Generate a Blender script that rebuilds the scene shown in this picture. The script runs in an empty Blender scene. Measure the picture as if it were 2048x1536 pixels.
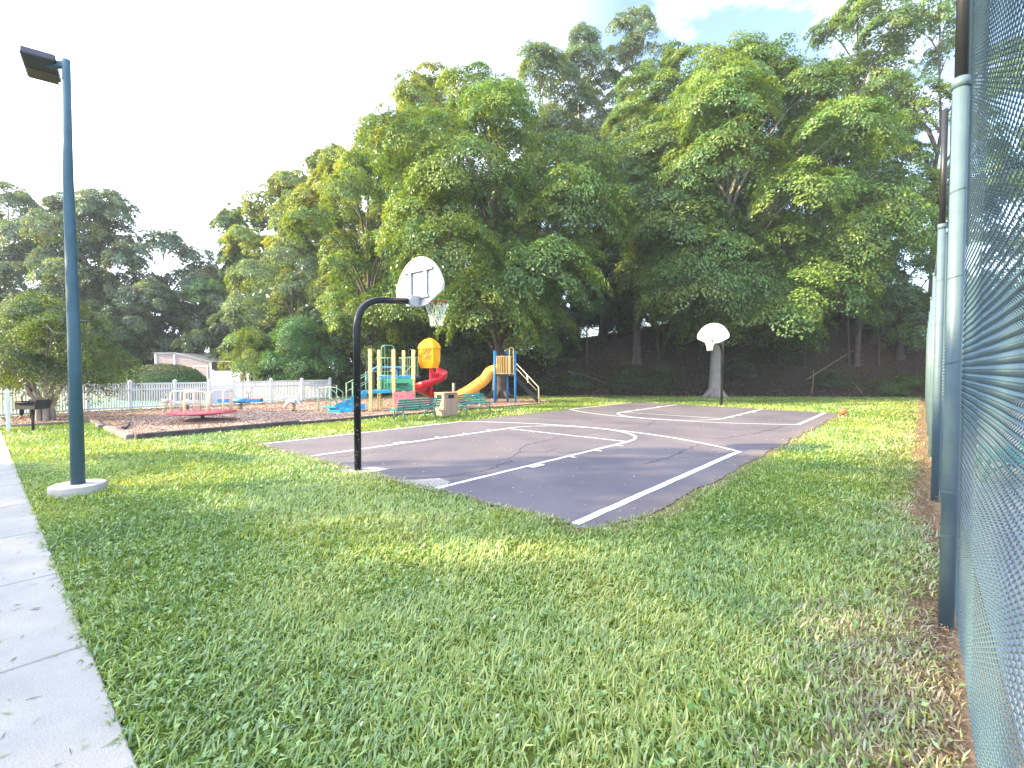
import bpy, math, random
import numpy as np
R = math.radians
scene = bpy.context.scene
COL = scene.collection

# ------------------------------------------------------------------ camera ground frame (positions mostly worked out from image pixels) -> world
# World axes: x runs across the basketball court, y along it, origin at the near hoop pole.
CA, SA = 0.75236, 0.65876
def S(X, Y):
    dx, dy = X + 2.580, Y - 7.811
    return (CA * dx - SA * dy, SA * dx + CA * dy)
def Sn(X, Y):
    dx, dy = X + 2.580, Y - 7.811
    return CA * dx - SA * dy, SA * dx + CA * dy
def Sinv(x, y):
    return CA * x + SA * y - 2.580, -SA * x + CA * y + 7.811

# ------------------------------------------------------------------ camera
cam_d = bpy.data.cameras.new('camera')
cam = bpy.data.objects.new('camera', cam_d); COL.objects.link(cam)
cam.location = (7.087, -4.177, 1.70)
cam.rotation_euler = (R(90 - 1.71), 0, math.atan2(SA, CA))
cam_d.lens = 16.49; cam_d.sensor_width = 36
cam_d.clip_start = 0.05; cam_d.clip_end = 2000
scene.camera = cam

# ------------------------------------------------------------------ light
SUN_EL = R(23)
SUN = (-0.612, -0.789)
world = bpy.data.worlds.new('World'); scene.world = world; world.use_nodes = True
nt = world.node_tree; nodes = nt.nodes; links = nt.links
bg = nodes['Background']
sky = nodes.new('ShaderNodeTexSky'); sky.sky_type = 'NISHITA'; sky.sun_disc = False
sky.sun_elevation = SUN_EL; sky.sun_rotation = math.atan2(SUN[0], SUN[1])
sky.air_density = 1.0; sky.dust_density = 1.2; sky.ozone_density = 1.5; sky.altitude = 100
tc = nodes.new('ShaderNodeTexCoord')
mp = nodes.new('ShaderNodeMapping'); mp.inputs['Scale'].default_value = (1.3, 1.3, 4.0)
mp.inputs['Rotation'].default_value = (0.25, 0.35, 0.6)
no = nodes.new('ShaderNodeTexNoise'); no.inputs['Scale'].default_value = 1.7; no.inputs['Detail'].default_value = 9
no.inputs['Roughness'].default_value = 0.58; no.inputs['Distortion'].default_value = 0.5
cr = nodes.new('ShaderNodeValToRGB')
cr.color_ramp.elements[0].position = 0.50; cr.color_ramp.elements[1].position = 0.80
mx = nodes.new('ShaderNodeMix'); mx.data_type = 'RGBA'
mx.inputs['B'].default_value = (7.8, 8.5, 10.2, 1)
links.new(tc.outputs['Generated'], mp.inputs['Vector']); links.new(mp.outputs[0], no.inputs['Vector'])
# thin bright veil of cloud that thickens towards the low sun
vd = nodes.new('ShaderNodeVectorMath'); vd.operation = 'DOT_PRODUCT'; vd.inputs[1].default_value = (SUN[0], SUN[1], 0.05)
links.new(tc.outputs['Generated'], vd.inputs[0])
vr = nodes.new('ShaderNodeMapRange'); vr.inputs['From Min'].default_value = -0.30; vr.inputs['From Max'].default_value = 0.35; vr.inputs['To Max'].default_value = 1.0
links.new(vd.outputs['Value'], vr.inputs['Value'])
va = nodes.new('ShaderNodeMath'); va.operation = 'ADD'; va.use_clamp = True
links.new(no.outputs['Fac'], cr.inputs[0]); links.new(cr.outputs[0], va.inputs[0]); links.new(vr.outputs[0], va.inputs[1]); links.new(va.outputs[0], mx.inputs['Factor'])
links.new(sky.outputs[0], mx.inputs['A']); links.new(mx.outputs['Result'], bg.inputs['Color'])
bg.inputs['Strength'].default_value = 0.14
sun_d = bpy.data.lights.new('sun', 'SUN'); sun = bpy.data.objects.new('sun', sun_d); COL.objects.link(sun)
sun_d.energy = 5.0; sun_d.angle = R(0.6); sun_d.color = (1.0, 0.80, 0.42)
ce = math.cos(SUN_EL)
from mathutils import Vector, Matrix
sun.rotation_euler = Vector((SUN[0] * ce, SUN[1] * ce, math.sin(SUN_EL))).to_track_quat('Z', 'Y').to_euler()
sun.location = (-30, -30, 30)
scene.view_settings.view_transform = 'Standard'; scene.view_settings.look = 'None'
scene.view_settings.exposure = 2.05; scene.view_settings.gamma = 1
scene.cycles.max_bounces = 6; scene.cycles.diffuse_bounces = 3; scene.cycles.glossy_bounces = 2
scene.cycles.transmission_bounces = 3; scene.cycles.transparent_max_bounces = 6
scene.cycles.caustics_reflective = False; scene.cycles.caustics_refractive = False

# ------------------------------------------------------------------ materials
def mat(name, col, rough=0.6, var=0.12, scale=6.0, bump=0.0, bscale=None, metal=0.0, spec=0.4, col2=None, thr=None, detail=5, coat=0.0):
    m = bpy.data.materials.new(name); m.use_nodes = True
    t = m.node_tree; n = t.nodes; l = t.links; b = n['Principled BSDF']
    b.inputs['Roughness'].default_value = rough; b.inputs['Metallic'].default_value = metal
    b.inputs['Specular IOR Level'].default_value = spec
    if coat: b.inputs['Coat Weight'].default_value = coat
    co = n.new('ShaderNodeTexCoord'); nz = n.new('ShaderNodeTexNoise')
    nz.inputs['Scale'].default_value = scale; nz.inputs['Detail'].default_value = detail; nz.inputs['Roughness'].default_value = 0.6
    l.new(co.outputs['Object'], nz.inputs['Vector'])
    rp = n.new('ShaderNodeValToRGB')
    c2 = col2 if col2 else tuple(min(1, c * (1 + var)) for c in col)
    c1 = tuple(c * (1 - var) for c in col) if not col2 else col
    rp.color_ramp.elements[0].color = (*c1, 1); rp.color_ramp.elements[1].color = (*c2, 1)
    lo, hi = thr if thr else (0.3, 0.7)
    rp.color_ramp.elements[0].position = lo; rp.color_ramp.elements[1].position = hi
    l.new(nz.outputs['Fac'], rp.inputs[0]); l.new(rp.outputs[0], b.inputs['Base Color'])
    if bump:
        nb = n.new('ShaderNodeTexNoise'); nb.inputs['Scale'].default_value = bscale or scale * 6; nb.inputs['Detail'].default_value = 6
        l.new(co.outputs['Object'], nb.inputs['Vector'])
        bp = n.new('ShaderNodeBump'); bp.inputs['Strength'].default_value = bump; bp.inputs['Distance'].default_value = 0.02
        l.new(nb.outputs['Fac'], bp.inputs['Height']); l.new(bp.outputs[0], b.inputs['Normal'])
    return m

def leaf_mat(name, trans=0.42, gloss=0.03, tint=(1.55, 1.25, 0.30)):
    m = bpy.data.materials.new(name); m.use_nodes = True
    t = m.node_tree; n = t.nodes; l = t.links
    for x in list(n): n.remove(x)
    out = n.new('ShaderNodeOutputMaterial'); at = n.new('ShaderNodeAttribute'); at.attribute_name = 'col'
    d = n.new('ShaderNodeBsdfDiffuse'); tr = n.new('ShaderNodeBsdfTranslucent'); g = n.new('ShaderNodeBsdfGlossy')
    g.inputs['Roughness'].default_value = 0.42; g.inputs['Color'].default_value = (0.9, 0.95, 1, 1)
    mu = n.new('ShaderNodeMix'); mu.data_type = 'RGBA'; mu.blend_type = 'MULTIPLY'; mu.inputs['Factor'].default_value = 1
    mu.inputs['B'].default_value = (*tint, 1)
    l.new(at.outputs['Color'], d.inputs['Color']); l.new(at.outputs['Color'], mu.inputs['A']); l.new(mu.outputs['Result'], tr.inputs['Color'])
    m1 = n.new('ShaderNodeMixShader'); m1.inputs[0].default_value = trans
    m2 = n.new('ShaderNodeMixShader'); m2.inputs[0].default_value = gloss
    l.new(d.outputs[0], m1.inputs[1]); l.new(tr.outputs[0], m1.inputs[2])
    l.new(m1.outputs[0], m2.inputs[1]); l.new(g.outputs[0], m2.inputs[2]); l.new(m2.outputs[0], out.inputs[0])
    return m

M = dict(
    bark=mat('bark_grey', (0.075, 0.062, 0.055), 0.9, 0.35, 3, 0.6, 14),
    barkp=mat('bark_pale', (0.26, 0.235, 0.225), 0.85, 0.22, 2.5, 0.4, 10),
    barkd=mat('bark_dark', (0.045, 0.038, 0.034), 0.9, 0.3, 3, 0.5, 14),
    black=mat('black_paint', (0.006, 0.007, 0.010), 0.28, 0.3, 8, 0.03, 60, spec=0.5),
    board=mat('white_board', (0.60, 0.57, 0.60), 0.45, 0.03, 3),
    galv=mat('galvanised', (0.33, 0.37, 0.43), 0.45, 0.12, 14, metal=0.35),
    rim=mat('red_rim', (0.40, 0.02, 0.035), 0.4, 0.15, 8),
    net=mat('white_net', (0.75, 0.75, 0.73), 0.8, 0.05, 8),
    lampg=mat('lamp_green', (0.045, 0.105, 0.145), 0.5, 0.16, 5, 0.08, 60, detail=10),
    lamph=mat('lamp_bronze', (0.060, 0.055, 0.080), 0.5, 0.1, 6),
    lens=mat('lamp_lens', (0.10, 0.065, 0.065), 0.3, 0.08, 6),
    conc=mat('concrete', (0.34, 0.32, 0.30), 0.9, 0.22, 4, 0.25, 70, detail=9),
    fpost=mat('fence_green', (0.090, 0.140, 0.175), 0.45, 0.10, 9, 0.06, 60),
    fpostd=mat('fence_black', (0.018, 0.020, 0.024), 0.4, 0.15, 9),
    wire=mat('vinyl_wire', (0.080, 0.140, 0.170), 0.35, 0.12, 20, spec=0.6),
    white=mat('white_vinyl', (0.66, 0.68, 0.74), 0.45, 0.04, 3),
    teal=mat('teal_paint', (0.012, 0.20, 0.19), 0.45, 0.18, 7),
    benchleg=mat('bench_leg', (0.05, 0.16, 0.16), 0.5, 0.2, 9, metal=0.3),
    cream=mat('cream_paint', (0.72, 0.58, 0.25), 0.5, 0.08, 5),
    railcream=mat('rail_cream', (0.80, 0.72, 0.50), 0.45, 0.06, 5),
    green=mat('green_plastic', (0.03, 0.22, 0.14), 0.45, 0.10, 5),
    grail=mat('green_rail', (0.16, 0.30, 0.20), 0.45, 0.12, 8),
    blue=mat('blue_plastic', (0.015, 0.17, 0.48), 0.4, 0.10, 5),
    bluet=mat('sky_plastic', (0.02, 0.30, 0.52), 0.45, 0.12, 5),
    yellow=mat('yellow_plastic', (0.85, 0.42, 0.01), 0.35, 0.06, 4),
    orange=mat('orange_plastic', (0.75, 0.36, 0.05), 0.40, 0.10, 3),
    red=mat('red_plastic', (0.48, 0.006, 0.02), 0.35, 0.10, 4),
    pinkred=mat('faded_red', (0.50, 0.14, 0.14), 0.6, 0.08, 5),
    hold=mat('grip_grey', (0.22, 0.14, 0.20), 0.7, 0.1, 9),
    redsteel=mat('red_steel', (0.42, 0.05, 0.07), 0.5, 0.15, 6),
    darkmetal=mat('dark_metal', (0.03, 0.03, 0.034), 0.55, 0.2, 9),
    tan=mat('aggregate_tan', (0.36, 0.25, 0.19), 0.9, 0.25, 60, 0.3, 90),
    tanp=mat('tan_frame', (0.30, 0.21, 0.15), 0.7, 0.1, 8),
    hole=mat('dark_opening', (0.01, 0.01, 0.012), 0.9, 0.1),
    timber=mat('dark_timber', (0.075, 0.062, 0.062), 0.9, 0.4, 5, 0.6, 22),
    timberg=mat('grey_timber', (0.17, 0.15, 0.145), 0.9, 0.35, 5, 0.6, 22),
    siding=mat('beige_siding', (0.30, 0.25, 0.24), 0.7, 0.06, 2),
    sidingt=mat('tan_siding', (0.36, 0.29, 0.23), 0.7, 0.06, 2),
    roof=mat('grey_shingle', (0.10, 0.10, 0.12), 0.9, 0.2, 14),
    ball=mat('ball_orange', (0.62, 0.13, 0.05), 0.6, 0.12, 30, 0.4, 120),
    skin=mat('skin', (0.45, 0.26, 0.19), 0.6, 0.05), hair=mat('auburn_hair', (0.10, 0.025, 0.02), 0.7, 0.3, 20),
    mint=mat('mint_shirt', (0.50, 0.72, 0.66), 0.85, 0.05, 12), denim=mat('dark_trousers', (0.02, 0.02, 0.035), 0.9, 0.2, 12),
    stick=mat('bare_wood', (0.32, 0.24, 0.18), 0.9, 0.2, 8),
    leaf=leaf_mat('leaf'), leafd=leaf_mat('dense_leaf', 0.15, 0.02, (1.1, 1.05, 0.5)),
    grass=leaf_mat('grass_blade', 0.35, 0.07, (1.15, 1.1, 0.5)), litter=leaf_mat('litter', 0.1, 0.01, (1, 0.9, 0.7)),
)

cm = M['chipped'] = mat('chipped_black_paint', (0.005, 0.006, 0.010), 0.33, 0.3, 8, 0.03, 60, spec=0.35)
t = cm.node_tree; n = t.nodes; l = t.links; b = n['Principled BSDF']; src = b.inputs['Base Color'].links[0].from_socket
co = n.new('ShaderNodeTexCoord'); v = n.new('ShaderNodeTexNoise'); v.inputs['Scale'].default_value = 34; v.inputs['Detail'].default_value = 3
l.new(co.outputs['Object'], v.inputs['Vector'])
sx = n.new('ShaderNodeSeparateXYZ'); l.new(co.outputs['Object'], sx.inputs[0])
mr = n.new('ShaderNodeMapRange'); mr.inputs['From Min'].default_value = 1.2; mr.inputs['From Max'].default_value = 1.95; mr.inputs['To Min'].default_value = 0; mr.inputs['To Max'].default_value = .14; l.new(sx.outputs['Z'], mr.inputs['Value'])
sb = n.new('ShaderNodeMath'); sb.operation = 'SUBTRACT'; l.new(v.outputs['Fac'], sb.inputs[0]); l.new(mr.outputs[0], sb.inputs[1])
gt = n.new('ShaderNodeMath'); gt.operation = 'GREATER_THAN'; gt.inputs[1].default_value = .645; l.new(sb.outputs[0], gt.inputs[0])
mi = n.new('ShaderNodeMix'); mi.data_type = 'RGBA'; mi.inputs['B'].default_value = (.38, .37, .40, 1); l.new(gt.outputs[0], mi.inputs['Factor']); l.new(src, mi.inputs['A']); l.new(mi.outputs['Result'], b.inputs['Base Color'])

# ------------------------------------------------------------------ builders
def tag(o, label=None, cat=None, group=None, kind=None):
    if label: o['label'] = label
    if cat: o['category'] = cat
    if group: o['group'] = group
    if kind: o['kind'] = kind
    return o
def empty(name, loc, rz=0.0):
    o = bpy.data.objects.new(name, None); COL.objects.link(o); o.location = loc; o.rotation_euler = (0, 0, rz)
    o.empty_display_size = 0.2
    return o
def np_mesh(name, V, F, m, parent=None, col=None, smooth=False, loc=None):
    """V (n,3) array, F (m,4) or (m,3) index array"""
    V = np.asarray(V, dtype=np.float32); F = np.asarray(F, dtype=np.int32)
    me = bpy.data.meshes.new(name)
    k = F.shape[1]
    me.vertices.add(len(V)); me.vertices.foreach_set('co', V.ravel())
    me.loops.add(F.size); me.loops.foreach_set('vertex_index', F.ravel())
    me.polygons.add(len(F)); me.polygons.foreach_set('loop_start', np.arange(0, F.size, k, dtype=np.int32))
    me.polygons.foreach_set('loop_total', np.full(len(F), k, dtype=np.int32))
    if smooth: me.polygons.foreach_set('use_smooth', np.ones(len(F), dtype=bool))
    if col is not None:
        a = me.color_attributes.new('col', 'FLOAT_COLOR', 'POINT')
        c = np.ones((len(V), 4), dtype=np.float32); c[:, :3] = col
        a.data.foreach_set('color', c.ravel())
    me.update(calc_edges=True); me.validate(clean_customdata=False)
    me.materials.append(m)
    o = bpy.data.objects.new(name, me); COL.objects.link(o)
    if parent: o.parent = parent
    if loc is not None: o.location = loc
    return o

class MB:
    def __init__(s): s.v = []; s.f = []; s.sm = []
    def add(s, vs, fs, smooth=False):
        b = len(s.v); s.v += [tuple(v) for v in vs]; s.f += [tuple(i + b for i in f) for f in fs]; s.sm += [smooth] * len(fs)
    def box(s, c, d, rz=0.0, bev=0.0, rx=0.0, ry=0.0):
        hx, hy, hz = d[0] / 2, d[1] / 2, d[2] / 2
        b = min(bev, hx * .8, hy * .8, hz * .8)
        if b <= 0:
            P = [(-hx, -hy, -hz), (hx, -hy, -hz), (hx, hy, -hz), (-hx, hy, -hz), (-hx, -hy, hz), (hx, -hy, hz), (hx, hy, hz), (-hx, hy, hz)]
            F = [(0, 3, 2, 1), (4, 5, 6, 7), (0, 1, 5, 4), (1, 2, 6, 5), (2, 3, 7, 6), (3, 0, 4, 7)]
        else:
            P = []; F = []
            for (z, ins) in ((-hz, b), (-hz + b, 0), (hz - b, 0), (hz, b)):
                x, y = hx - ins, hy - ins
                c_ = b if ins == 0 else b * .4
                P += [(-x + c_, -y, z), (x - c_, -y, z), (x, -y + c_, z), (x, y - c_, z), (x - c_, y, z), (-x + c_, y, z), (-x, y - c_, z), (-x, -y + c_, z)]
            for r in range(3):
                for i in range(8):
                    j = (i + 1) % 8; F.append((r * 8 + i, r * 8 + j, r * 8 + 8 + j, r * 8 + 8 + i))
            F.append(tuple(range(7, -1, -1))); F.append(tuple(range(24, 32)))
        mt = Matrix.Rotation(rz, 3, 'Z') @ Matrix.Rotation(ry, 3, 'Y') @ Matrix.Rotation(rx, 3, 'X')
        s.add([tuple(mt @ Vector(p) + Vector(c)) for p in P], F)
        return s
    def tube(s, pts, rad, n=8, cap=True, squash=1.0):
        pts = [Vector(p) for p in pts]; m = len(pts)
        if not hasattr(rad, '__len__'): rad = [rad] * m
        t0 = (pts[1] - pts[0]).normalized()
        up = Vector((0, 0, 1)) if abs(t0.z) < 0.9 else Vector((1, 0, 0))
        u = t0.cross(up).normalized()
        vs = []; prev = t0
        for i, p in enumerate(pts):
            t = (pts[min(i + 1, m - 1)] - pts[max(i - 1, 0)])
            t = t.normalized() if t.length > 1e-9 else prev
            q = prev.rotation_difference(t); u = (q @ u); u = (u - t * u.dot(t)).normalized(); w = t.cross(u); prev = t
            for k in range(n):
                a = 2 * math.pi * k / n + math.pi / n
                vs.append(p + (u * math.cos(a) + w * math.sin(a) * squash) * rad[i])
        fs = [(i * n + k, i * n + (k + 1) % n, (i + 1) * n + (k + 1) % n, (i + 1) * n + k) for i in range(m - 1) for k in range(n)]
        s.add(vs, fs, n > 4)
        if cap:
            b = len(s.v) - len(vs)
            s.f += [tuple(b + k for k in range(n - 1, -1, -1)), tuple(b + (m - 1) * n + k for k in range(n))]; s.sm += [False, False]
        return s
    def cyl(s, c, r, h, n=20, r2=None, bev=0.0):
        r2 = r if r2 is None else r2
        prof = [(r, 0), (r2, h)] if not bev else [(r - bev, 0), (r, bev), (r2, h - bev), (r2 - bev, h)]
        return s.lathe(c, prof, n)
    def lathe(s, c, prof, n=20):
        vs = []
        for (r, z) in prof:
            for k in range(n):
                a = 2 * math.pi * k / n; vs.append((c[0] + r * math.cos(a), c[1] + r * math.sin(a), c[2] + z))
        m = len(prof)
        fs = [(i * n + k, i * n + (k + 1) % n, (i + 1) * n + (k + 1) % n, (i + 1) * n + k) for i in range(m - 1) for k in range(n)]
        s.add(vs, fs, n > 6)
        b = len(s.v) - len(vs)
        s.f += [tuple(b + k for k in range(n - 1, -1, -1)), tuple(b + (m - 1) * n + k for k in range(n))]; s.sm += [False, False]
        return s
    def prism(s, outline, z0, z1):
        n = len(outline); vs = [(p[0], p[1], z0) for p in outline] + [(p[0], p[1], z1) for p in outline]
        s.add(vs, [tuple(range(n - 1, -1, -1)), tuple(range(n, 2 * n))] + [(i, (i + 1) % n, n + (i + 1) % n, n + i) for i in range(n)])
        return s
    def quad(s, a, b, c, d): s.add([a, b, c, d], [(0, 1, 2, 3)]); return s
    def xform(s, mt, start=0):
        s.v[start:] = [tuple(mt @ Vector(v)) for v in s.v[start:]]; return s
    def build(s, name, m, parent=None, loc=None, smooth_all=False):
        me = bpy.data.meshes.new(name); me.from_pydata(s.v, [], s.f)
        me.polygons.foreach_set('use_smooth', [True] * len(s.f) if smooth_all else s.sm); me.update(); me.materials.append(m)
        o = bpy.data.objects.new(name, me); COL.objects.link(o)
        if parent: o.parent = parent
        if loc is not None: o.location = loc
        return o

def bez(p0, p1, p2, n=7):
    p0, p1, p2 = Vector(p0), Vector(p1), Vector(p2)
    return [p0 * (1 - t) ** 2 + p1 * 2 * t * (1 - t) + p2 * t * t for t in [i / (n - 1) for i in range(n)]]
def rounded(pts, r=0.1, n=5):
    pts = [Vector(p) for p in pts]; out = [pts[0]]
    for i in range(1, len(pts) - 1):
        a, b, c = pts[i - 1], pts[i], pts[i + 1]
        d1 = (a - b); d2 = (c - b); rr = min(r, d1.length * .49, d2.length * .49)
        out += bez(b + d1.normalized() * rr, b, b + d2.normalized() * rr, n)
    out.append(pts[-1]); return out
def smoothstep(a, b, x):
    t = np.clip((x - a) / (b - a), 0, 1); return t * t * (3 - 2 * t)
def fnoise(x, y, s=1.0, seed=0):
    rg = np.random.default_rng(seed + 77); o = np.zeros_like(np.asarray(x, dtype=float)); amp = 1.0; tot = 0
    for k in range(4):
        for j in range(3):
            a = rg.uniform(0, 6.28); f = s * (1.9 ** k) * rg.uniform(.7, 1.3)
            o = o + amp * np.sin(f * (np.cos(a) * x + np.sin(a) * y) + rg.uniform(0, 6.28) + 1.3 * np.sin(f * .6 * (np.sin(a) * x - np.cos(a) * y)))
        tot += amp * 1.8; amp *= .62
    return o / tot

# ------------------------------------------------------------------ ground
def terrain(X, Y):
    """height of the wooded bank, camera ground frame"""
    X = np.asarray(X, float); Y = np.asarray(Y, float)
    top = np.interp(X, [-40, -14, -9, -2, 3, 8, 16, 26, 40, 80], [0, .1, .9, 2.6, 3.7, 4.6, 6.0, 7.3, 7.6, 7.6])
    y0 = np.interp(X, [-14, 0, 14, 30], [31, 30.2, 29.8, 27.5])
    return top * smoothstep(0, 1, (Y - y0) / 7.5) * (1 + .05 * fnoise(X, Y, .9, 3)) + .05 * smoothstep(0, 3, Y - y0) * fnoise(X, Y, 2.2, 5)
def court_edge_mask(x, y):
    """>0 inside asphalt (metres inside)"""
    n = .07 * fnoise(x, y, 3.0, 11) + .03 * fnoise(x, y, 9.0, 12)
    right = 4.72 - x + 3.0 * np.clip(-(y - 1.0), 0, 9) ** 2 * -.12
    left = x + 4.30
    near = y - .03 - .10 * np.clip(x - 2.6, 0, 1) * (np.sin(x * 4) * .5 + .6)
    far = (18.75 - .11 * (x + 4.3)) - y
    corner = (4.9 - x) * .6 + (y + .05) * .8 - .38
    return np.minimum.reduce([right, left, near, far, corner]) + n
xs = np.concatenate([[-400, -250, -150, -100, -80, -65, -52, -44, -38, -34], np.arange(-30, 42.01, .33), [45, 50, 58, 70, 90, 130, 200, 400]])
ys = np.concatenate([[-120, -60, -30, -15, -8, -4], np.arange(-2, 45.01, .33), [47, 50, 54, 60, 70, 90, 130, 200, 400]])
GX, GY = np.meshgrid(xs, ys)
GZ = terrain(GX, GY)
wx, wy = Sn(GX, GY)
lawn = np.stack([0.10 + 0 * GX, 0.165 + 0 * GX, 0.04 + 0 * GX], -1)
def mixc(c, target, f): return c * (1 - f[..., None]) + np.array(target) * f[..., None]
nz = fnoise(wx, wy, 1.1, 1)
cc = mixc(lawn, (0.15, 0.18, 0.04), np.clip(.5 + .6 * nz, 0, 1) * .6)
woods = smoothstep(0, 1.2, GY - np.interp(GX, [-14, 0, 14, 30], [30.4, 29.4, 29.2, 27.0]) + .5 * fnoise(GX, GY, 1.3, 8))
dirt = smoothstep(-.5, .05, court_edge_mask(wx, wy)) * (court_edge_mask(wx, wy) < .2) * smoothstep(2, 4.6, np.maximum(wx, (wy - 17) * 3 + 2))
cc = mixc(cc, (0.27, 0.19, 0.12), dirt * .6)
fence_d = smoothstep(6.75, 7.1, wx + .22 * fnoise(wx, wy, 2.4, 9)) * (wx < 9)
cc = mixc(cc, (0.27, 0.18, 0.12), fence_d)
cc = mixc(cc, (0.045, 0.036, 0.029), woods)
V = np.stack([wx, wy, GZ], -1).reshape(-1, 3)
ni, nj = GX.shape
ii, jj = np.meshgrid(np.arange(ni - 1), np.arange(nj - 1), indexing='ij')
F = np.stack([ii * nj + jj, ii * nj + jj + 1, (ii + 1) * nj + jj + 1, (ii + 1) * nj + jj], -1).reshape(-1, 4)
gm = bpy.data.materials.new('ground'); gm.use_nodes = True
t = gm.node_tree; n = t.nodes; l = t.links; b = n['Principled BSDF']; b.inputs['Roughness'].default_value = 1; b.inputs['Specular IOR Level'].default_value = .1
at = n.new('ShaderNodeAttribute'); at.attribute_name = 'col'; co = n.new('ShaderNodeTexCoord')
n1 = n.new('ShaderNodeTexNoise'); n1.inputs['Scale'].default_value = 18; n1.inputs['Detail'].default_value = 8; n1.inputs['Roughness'].default_value = .7
rp = n.new('ShaderNodeValToRGB'); rp.color_ramp.elements[0].position = .3; rp.color_ramp.elements[0].color = (.45, .45, .45, 1); rp.color_ramp.elements[1].position = .75; rp.color_ramp.elements[1].color = (1.5, 1.45, 1.3, 1)
mu = n.new('ShaderNodeMix'); mu.data_type = 'RGBA'; mu.blend_type = 'MULTIPLY'; mu.inputs['Factor'].default_value = 1
l.new(co.outputs['Object'], n1.inputs['Vector']); l.new(n1.outputs['Fac'], rp.inputs[0]); l.new(at.outputs['Color'], mu.inputs['A']); l.new(rp.outputs[0], mu.inputs['B'])
l.new(mu.outputs['Result'], b.inputs['Base Color'])
bp = n.new('ShaderNodeBump'); bp.inputs['Strength'].default_value = .8; bp.inputs['Distance'].default_value = .03; l.new(n1.outputs['Fac'], bp.inputs['Height']); l.new(bp.outputs[0], b.inputs['Normal'])
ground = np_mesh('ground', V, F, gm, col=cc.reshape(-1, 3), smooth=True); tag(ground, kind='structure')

# asphalt court (outline from the ragged edge mask)
def sheet(name, outline, z, m, kind='structure'):
    mb = MB(); mb.add([(p[0], p[1], z) for p in outline], [tuple(range(len(outline)))]); o = mb.build(name, m); tag(o, kind=kind); return o
def trace(cx, cy, fn, n=720, rmax=14):
    out = []
    for k in range(n):
        a = 2 * math.pi * k / n; rr = np.linspace(.5, rmax, 1600)
        v = fn(cx + rr * math.cos(a), cy + rr * math.sin(a)); i = np.argmax(v < 0)
        out.append((cx + rr[i] * math.cos(a), cy + rr[i] * math.sin(a)))
    return out
am = bpy.data.materials.new('asphalt'); am.use_nodes = True
t = am.node_tree; n = t.nodes; l = t.links; b = n['Principled BSDF']; b.inputs['Roughness'].default_value = .88; b.inputs['Specular IOR Level'].default_value = .3
co = n.new('ShaderNodeTexCoord')
def nn(sc, det=6, ro=.6):
    x = n.new('ShaderNodeTexNoise'); x.inputs['Scale'].default_value = sc; x.inputs['Detail'].default_value = det; x.inputs['Roughness'].default_value = ro
    l.new(co.outputs['Object'], x.inputs['Vector']); return x
def ramp(src, lo, hi, c1, c2):
    r = n.new('ShaderNodeValToRGB'); r.color_ramp.elements[0].position = lo; r.color_ramp.elements[1].position = hi
    r.color_ramp.elements[0].color = (*c1, 1); r.color_ramp.elements[1].color = (*c2, 1); l.new(src, r.inputs[0]); return r
def mixn(a, bcol, fac, mode='MIX'):
    x = n.new('ShaderNodeMix'); x.data_type = 'RGBA'; x.blend_type = mode
    l.new(a, x.inputs['A'])
    if isinstance(bcol, tuple): x.inputs['B'].default_value = (*bcol, 1)
    else: l.new(bcol, x.inputs['B'])
    if isinstance(fac, float): x.inputs['Factor'].default_value = fac
    else: l.new(fac, x.inputs['Factor'])
    return x.outputs['Result']
base = ramp(nn(.45, 7, .6).outputs['Fac'], .35, .65, (.090, .083, .104), (.140, .126, .142)).outputs[0]
base = mixn(base, ramp(nn(160, 2, .5).outputs['Fac'], .3, .7, (.55, .55, .55), (1.55, 1.5, 1.5)).outputs[0], .8, 'MULTIPLY')
spk = ramp(nn(95, 1, .3).outputs['Fac'], .70, .76, (0, 0, 0), (1, 1, 1)).outputs[0]
base = mixn(base, (.34, .30, .27), spk)
# tan silt on the worn right-hand edge
sep = n.new('ShaderNodeSeparateXYZ'); l.new(co.outputs['Object'], sep.inputs[0])
mr = n.new('ShaderNodeMapRange'); mr.inputs['From Min'].default_value = 4.3; mr.inputs['From Max'].default_value = 5.1; l.new(sep.outputs['X'], mr.inputs['Value'])
mm = n.new('ShaderNodeMath'); mm.operation = 'MULTIPLY'; l.new(mr.outputs[0], mm.inputs[0]); l.new(ramp(nn(1.3, 7).outputs['Fac'], .38, .6, (0, 0, 0), (1, 1, 1)).outputs[0], mm.inputs[1])
base = mixn(base, (.24, .17, .13), mm.outputs[0])
l.new(base, b.inputs['Base Color'])
bp = n.new('ShaderNodeBump'); bp.inputs['Strength'].default_value = .5; bp.inputs['Distance'].default_value = .008; l.new(nn(120, 3).outputs['Fac'], bp.inputs['Height']); l.new(bp.outputs[0], b.inputs['Normal'])
sheet('basketball_court', trace(.2, 9, court_edge_mask), .012, am)

# painted markings
pm = mat('line_paint', (.22, .22, .23), .7, col2=(.78, .80, .82), thr=(.30, .42), scale=7, detail=9)
def strip(mb, pts, w, z):
    P = [Vector((p[0], p[1], 0)) for p in pts]
    vs = []
    for i, p in enumerate(P):
        d = (P[min(i + 1, len(P) - 1)] - P[max(i - 1, 0)]).normalized(); s_ = Vector((-d.y, d.x, 0))
        ww = w[i] if hasattr(w, '__len__') else w
        vs += [(p + s_ * ww / 2) + Vector((0, 0, z)), (p - s_ * ww / 2) + Vector((0, 0, z))]
    mb.add(vs, [(2 * i, 2 * i + 1, 2 * i + 3, 2 * i + 2) for i in range(len(P) - 1)])
rnd = random.Random(5)
def wob(p0, p1, n=30, a=.006):
    return [(p0[0] + (p1[0] - p0[0]) * i / n + rnd.uniform(-a, a), p0[1] + (p1[1] - p0[1]) * i / n + rnd.uniform(-a, a)) for i in range(n + 1)]
mk = MB(); ZL = .017
LEN = 18.7
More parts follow.
